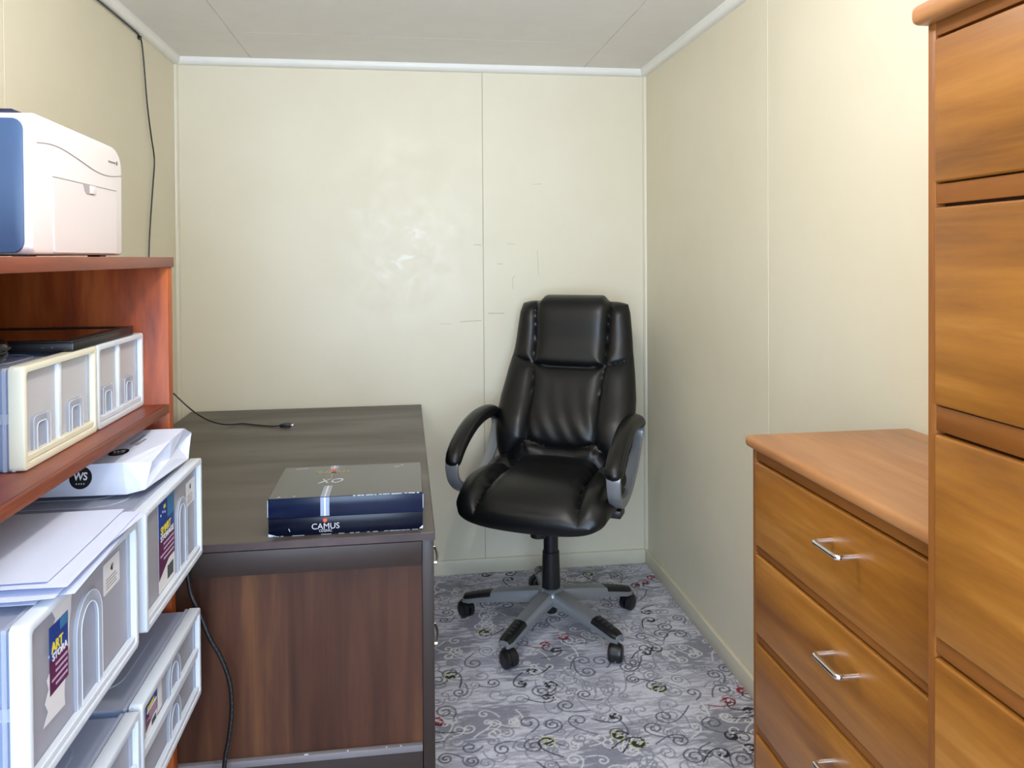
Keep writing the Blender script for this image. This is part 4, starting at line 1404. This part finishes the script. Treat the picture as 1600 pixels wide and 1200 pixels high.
NU, NV = 110, 150
u_ = np.sin(np.linspace(-PI / 2, PI / 2, NU) * 0.97) / math.sin(PI / 2 * 0.97)
v_ = np.linspace(-1, 1, NV)
v_ = np.sign(v_) * (1 - (1 - np.abs(v_)) ** 1.25)
S, Vv = np.meshgrid(u_, v_)
zb0 = 0.505
hw0 = 0.24
xa = np.abs(S) * hw0
ztop = 1.222 - 0.026 * (1 / (1 + np.exp(-(xa - 0.154) / 0.004)))
ztop = ztop - 0.010 * np.clip((xa - 0.19) / 0.05, 0, 1) ** 2
Z = zb0 + (ztop - zb0) * (Vv + 1) / 2
Xg = S * back_halfwidth(Z)
Yc = back_center(Z)
es = np.sqrt(np.clip(1 - np.abs(S) ** 7, 0, 1))
ev = np.sqrt(np.clip(1 - np.abs(Vv) ** 16, 0, 1))
dist_ = seg_dist(Xg, Z, SEAMS)
bulge = 1 - np.exp(-(dist_ / 0.015) ** 1.05)
headin = (np.abs(Xg) < np.interp(Z, [0.94, 1.10, 1.24], [0.150, 0.153, 0.164])) & (Z > 0.941)
cen = (np.abs(Xg) < np.interp(Z, [0.64, 0.80, 0.90, 0.945], [0.14, 0.138, 0.142, 0.154])) & (~headin) & (Z > 0.64)
wr = 0.0018 * np.sin(Xg * 95 + 6 * np.sin(Z * 9)) * np.exp(-((Z - 0.74) / 0.09) ** 2) * cen
side = (~headin) & (~cen)
front_t = 0.032 + bulge * (0.022 + 0.014 * headin + 0.012 * side * np.clip((0.95 - Z) / 0.2, 0, 1) - 0.003 * cen) + wr
front_t = front_t + 0.018 * S ** 2 * np.clip((1.1 - Z) / 0.3, 0, 1)
Yf = Yc - front_t * es * ev
Yk = Yc + 0.050 * es * ev
FR = np.stack([Xg, Yf, Z], 2)
BKG = np.stack([Xg, Yk, Z], 2)


def cls_back(sd, c, i, j):
    if sd == 'b':
        return 'shell'
    x, z = c[0], c[2]
    if z > 0.941 and abs(x) < np.interp(z, [0.94, 1.10, 1.24], [0.150, 0.153, 0.164]):
        return 'head'
    if z < np.interp(abs(x), [0.0, 0.06, 0.142, 0.215], [0.640, 0.640, 0.662, 0.575]):
        return 'lumbar' if abs(x) < 0.215 else ('sl' if x < 0 else 'sr')
    if z <= 0.945 and abs(x) < np.interp(z, [0.64, 0.80, 0.90, 0.945], [0.14, 0.138, 0.142, 0.154]):
        return 'centre'
    if z > np.interp(abs(x), [0.154, 0.20, 0.30], [0.948, 0.958, 0.992]):
        return 'ul' if x < 0 else 'ur'
    return 'sl' if x < 0 else 'sr'


grid_parts(FR, BKG, cls_back, {'shell': 'back_shell', 'head': 'headrest', 'lumbar': 'lumbar_pad', 'centre': 'backrest', 'ul': 'headrest_wing', 'ur': 'headrest_wing', 'sl': 'back_bolster', 'sr': 'back_bolster'}, ch, 'leather')

# ---- seat
Q_R = [(0.185, -0.33), (0.172, -0.20), (0.160, -0.05), (0.165, 0.12), (0.18, 0.26)]
X_R = [(0.165, 0.02), (0.225, -0.01), (0.31, 0.01)]
SSE = [Q_R, mirror(Q_R), X_R, mirror(X_R)]
su = np.sin(np.linspace(-PI / 2, PI / 2, 90) * 0.97) / math.sin(PI / 2 * 0.97)
tv = np.sin(np.linspace(-PI / 2, PI / 2, 90) * 0.97) / math.sin(PI / 2 * 0.97)
S2, T2 = np.meshgrid(su, tv)
Ys = -0.045 + 0.255 * T2
Wd = np.interp(Ys, [-0.30, -0.285, -0.25, -0.15, 0.05, 0.15, 0.21], [0.225, 0.250, 0.272, 0.288, 0.284, 0.268, 0.24])
Xs = S2 * Wd
Ys = Ys - 0.020 * (1 - S2 ** 2) * (T2 < 0) * np.abs(T2) ** 2
fall = np.clip((-Ys - 0.10) / 0.2, 0, 1)
zmid = 0.535 - 0.048 * fall ** 2 + 0.012 * np.clip(Ys / 0.2, 0, 1)
e1 = np.sqrt(np.clip(1 - np.abs(S2) ** 5, 0, 1)) * np.sqrt(np.clip(1 - np.abs(T2) ** 5, 0, 1))
ds = seg_dist(Xs, Ys, SSE)
bl = 1 - np.exp(-(ds / 0.022) ** 1.0)
ruck = 0.0015 * np.sin(Ys * 110 + 20 * Xs) * np.exp(-((ds) / 0.03) ** 2)
Zt = zmid + (0.034 + 0.040 * bl + 0.012 * (np.abs(Xs) > 0.17) * bl + ruck) * e1
Zl = zmid - 0.070 * e1
ST = np.stack([Xs, Ys, Zt], 2)
SL = np.stack([Xs, Ys, Zl], 2)


def cls_seat(sd, c, i, j):
    x, y = c[0], c[1]
    w = np.interp(y, [-0.33, -0.20, -0.05, 0.12, 0.26], [0.185, 0.172, 0.160, 0.165, 0.18])
    if abs(x) < w:
        return 'c'
    return 'l' if x < 0 else 'r'


grid_parts(ST, SL, cls_seat, {'c': 'seat', 'l': 'seat_bolster', 'r': 'seat_bolster'}, ch, 'leather')

# stitched threads along the bolster seams
th = MB()


def seat_z(x, y):
    k = np.argmin((Xs - x) ** 2 + (Ys - y) ** 2)
    return Zt.ravel()[k]


for sgn in (-1, 1):
    pts_ = [(sgn * (0.165 + 0.012), 0.012)] + [(sgn * (0.18 + 0.02 * k), 0.012 - 0.018 * math.sin(k / 5 * PI)) for k in range(1, 6)]
    th.tube([(x, y, seat_z(x, y) + 0.0005) for x, y in pts_], 0.0009, 5)
th.build('stitching', 'thread', ch)

# ---- arm loops
for sgn in (-1, 1):
    ax_ = sgn * 0.292
    arm = MB()
    lo_ = catmull([(ax_, -0.232, 0.660), (ax_ * 1.005, -0.238, 0.625), (ax_, -0.218, 0.577), (ax_ * 0.985, -0.165, 0.542), (ax_ * 0.975, -0.090, 0.525), (ax_ * 0.98, -0.005, 0.535), (ax_ * 0.98, 0.090, 0.580), (ax_ * 0.985, 0.165, 0.650), (ax_ * 0.99, 0.200, 0.710), (ax_, 0.185, 0.748)], 6)
    n_ = len(lo_)
    wds = [0.052 - 0.012 * math.sin(PI * k / (n_ - 1)) for k in range(n_)]
    hts = [0.013 + 0.022 * math.exp(-((k / (n_ - 1) - 0.40) / 0.16) ** 2) for k in range(n_)]
    arm.bar(lo_, wds, hts, (1, 0, 0))
    ao = arm.build('armrest_frame', 'silver', ch, bevel=0.004, seg=3)
    MB().box(min(ax_, ax_ * 0.72), max(ax_, ax_ * 0.72), -0.125, -0.055, 0.472, 0.500).build('armrest_bracket', 'black_plastic', ch, bevel=0.004)
    pp = catmull([(ax_, 0.205, 0.735), (ax_, 0.130, 0.764), (ax_, 0.040, 0.768), (ax_, -0.060, 0.752), (ax_, -0.146, 0.718), (ax_, -0.208, 0.676), (ax_, -0.240, 0.634)], 7)
    m_ = len(pp)
    rr_ = [0.026 * max(0.05, (1 - abs(2 * k / (m_ - 1) - 1) ** 12)) ** 0.5 for k in range(m_)]
    rw2 = [(0.036 - 0.004 * (k / m_)) * max(0.05, (1 - abs(2 * k / (m_ - 1) - 1) ** 12)) ** 0.5 for k in range(m_)]
    pad = MB().tube(pp, rr_, 18, rx=rw2, up=(1, 0, 0)).build('armrest_pad', 'leather', ch, smooth=True)
    stt = MB()
    for o_ in (-1, 1):
        line = [(p.x + o_ * 0.027, p.y - 0.008, p.z + 0.0165) for p in pp[3:-4]]
        stt.tube(line, 0.0007, 5)
    stt.build('stitching', 'thread', pad)

# ---- mechanism, gas column
MB().box(-0.10, 0.10, -0.12, 0.13, 0.405, 0.470).build('mechanism', 'black_plastic', ch, bevel=0.008)
MB().lathe([(0.030, 0.0), (0.031, 0.012), (0.031, 0.06)], 24, (-0.030, -0.055, 0.352)).build('tension_knob', 'black_plastic', ch, smooth=40)
MB().lathe([(0.0275, 0.275), (0.0270, 0.41)], 28).build('gas_lift', 'black_plastic', ch, smooth=40)
MB().lathe([(0.030, 0.145), (0.0345, 0.150), (0.0345, 0.165), (0.0315, 0.283), (0.0290, 0.286)], 32).build('column_cover', 'black_plastic', ch, smooth=35)
MB().lathe([(0.020, 0.055), (0.022, 0.06), (0.022, 0.10)], 20).build('column_foot', 'black_plastic', ch, smooth=40)
MB().bar(catmull([(0, 0.10, 0.435), (0, 0.20, 0.450), (0, 0.265, 0.52), (0, 0.285, 0.62), (0, 0.275, 0.70)], 5), 0.09, 0.016, (1, 0, 0)).build('back_bracket', 'black_plastic', ch, bevel=0.003)
MB().lathe([(0.030, 0.092), (0.050, 0.098), (0.056, 0.112), (0.054, 0.132), (0.045, 0.144), (0.034, 0.150)], 36).build('base_hub', 'silver', ch, smooth=50)

for k in range(5):
    a = math.radians(15 + 72 * k) + CH_A
    d = Vector((math.cos(a), math.sin(a), 0))
    sd = Vector((-d.y, d.x, 0))
    N = 14
    leg = MB()
    rows = []
    for i in range(N + 1):
        t = i / N
        r = 0.030 + 0.310 * t
        ztp = 0.146 - 0.034 * t - 0.022 * t * t
        hgt = 0.048 - 0.020 * t
        wd = 0.064 - 0.014 * t
        if i == N:
            wd *= 0.72
            hgt *= 0.8
            ztp -= 0.002
        sec = [(-0.5, -0.5), (-0.5, 0.1), (-0.36, 0.42), (0, 0.5), (0.36, 0.42), (0.5, 0.1), (0.5, -0.5), (0.30, -0.5), (0.30, -0.1), (-0.30, -0.1), (-0.30, -0.5)]
        rows.append([tuple(d * r + sd * (p * wd) + Vector((0, 0, ztp - hgt / 2 + q * hgt))) for p, q in sec])
    ns = len(rows[0])
    vs = [p for rw in rows for p in rw]
    fs = []
    for i in range(N):
        for q in range(ns):
            q2 = (q + 1) % ns
            fs.append((i * ns + q, i * ns + q2, (i + 1) * ns + q2, (i + 1) * ns + q))
    fs.append(tuple(range(ns)))
    fs.append(tuple(N * ns + q for q in range(ns))[::-1])
    leg.add(vs, fs)
    lg_ = leg.build('base_leg', 'silver', ch, smooth=38)
    # black tread pad on the outer third of the leg
    pad = MB()

    def padfn(u, v, d=d, sd=sd):
        t = 0.64 + 0.345 * u
        r = 0.030 + 0.310 * t
        ztp = 0.146 - 0.034 * t - 0.022 * t * t
        wd = (0.064 - 0.014 * t) * (0.94 - 0.22 * max(0, u - 0.85) / 0.15)
        w = (v - 0.5)
        hgt = 0.048 - 0.020 * t
        drop = hgt * (np.interp(abs(w), [0, 0.36, 0.5], [0.0, 0.08, 0.36]))
        p = d * r + sd * (w * wd * 1.09)
        return (p.x, p.y, ztp - drop + 0.0022)
    pad.sheet(padfn, 14, 8, 0.004)
    po = pad.build('tread_pad', 'black_plastic', lg_, smooth=True)
    gr = MB()
    for q in range(4):
        t = 0.70 + 0.06 * q
        r = 0.030 + 0.310 * t
        z = 0.146 - 0.034 * t - 0.022 * t * t + 0.0027
        c = d * r
        gr.bar([tuple(c - sd * 0.009 + Vector((0, 0, z))), tuple(c + sd * 0.009 + Vector((0, 0, z)))], 0.0022, 0.0016, tuple(d))
    gr.build('grip_ridges', 'thread', po)
    # twin-wheel castor, trailing at its own angle
    cc = d * 0.322
    ca = a + (0.5, 1.9, -0.7, 1.2, -1.0)[k]
    f = Vector((math.cos(ca), math.sin(ca), 0))
    s_ = Vector((-f.y, f.x, 0))
    off = cc + f * 0.016
    cs = MB()
    R_ = 0.0310
    for sg in (-1, 1):
        prof2 = [(0.004, 0.0245), (0.012, 0.0250), (0.024, 0.0245), (0.0298, 0.020), (R_, 0.014), (R_, 0.005), (0.027, 0.003)]
        for (r0, w0), (r1, w1) in zip(prof2[:-1], prof2[1:]):
            for q in range(28):
                a0, a1 = 2 * PI * q / 28, 2 * PI * (q + 1) / 28
                quad = []
                for rr, ww, aa in ((r0, w0, a0), (r0, w0, a1), (r1, w1, a1), (r1, w1, a0)):
                    quad.append(tuple(off + f * (rr * math.cos(aa)) + s_ * (sg * ww) + Vector((0, 0, R_ + rr * math.sin(aa)))))
                cs.add(quad, [(0, 1, 2, 3)])
        ring0 = [tuple(off + f * (0.004 * math.cos(2 * PI * q / 28)) + s_ * (sg * 0.0245) + Vector((0, 0, R_ + 0.004 * math.sin(2 * PI * q / 28)))) for q in range(28)]
        cs.add(ring0, [tuple(range(28))])
    co = cs.build('castor', 'black_plastic', ch, smooth=40)
    hd = MB()
    hood = []
    for q in range(13):
        aa = math.radians(-15 + 210 * q / 12)
        hood.append(tuple(off + f * (-(R_ + 0.002) * math.cos(aa)) + Vector((0, 0, R_ + (R_ + 0.003) * math.sin(aa)))))
    hd.bar(hood[2:], 0.022, 0.004, tuple(s_))
    hd.build('castor_hood', 'black_plastic', co, smooth=40)
    MB().lathe([(0.008, 0.055), (0.008, 0.09)], 12, (cc.x, cc.y, 0)).build('castor_stem', 'steel', co, smooth=40)
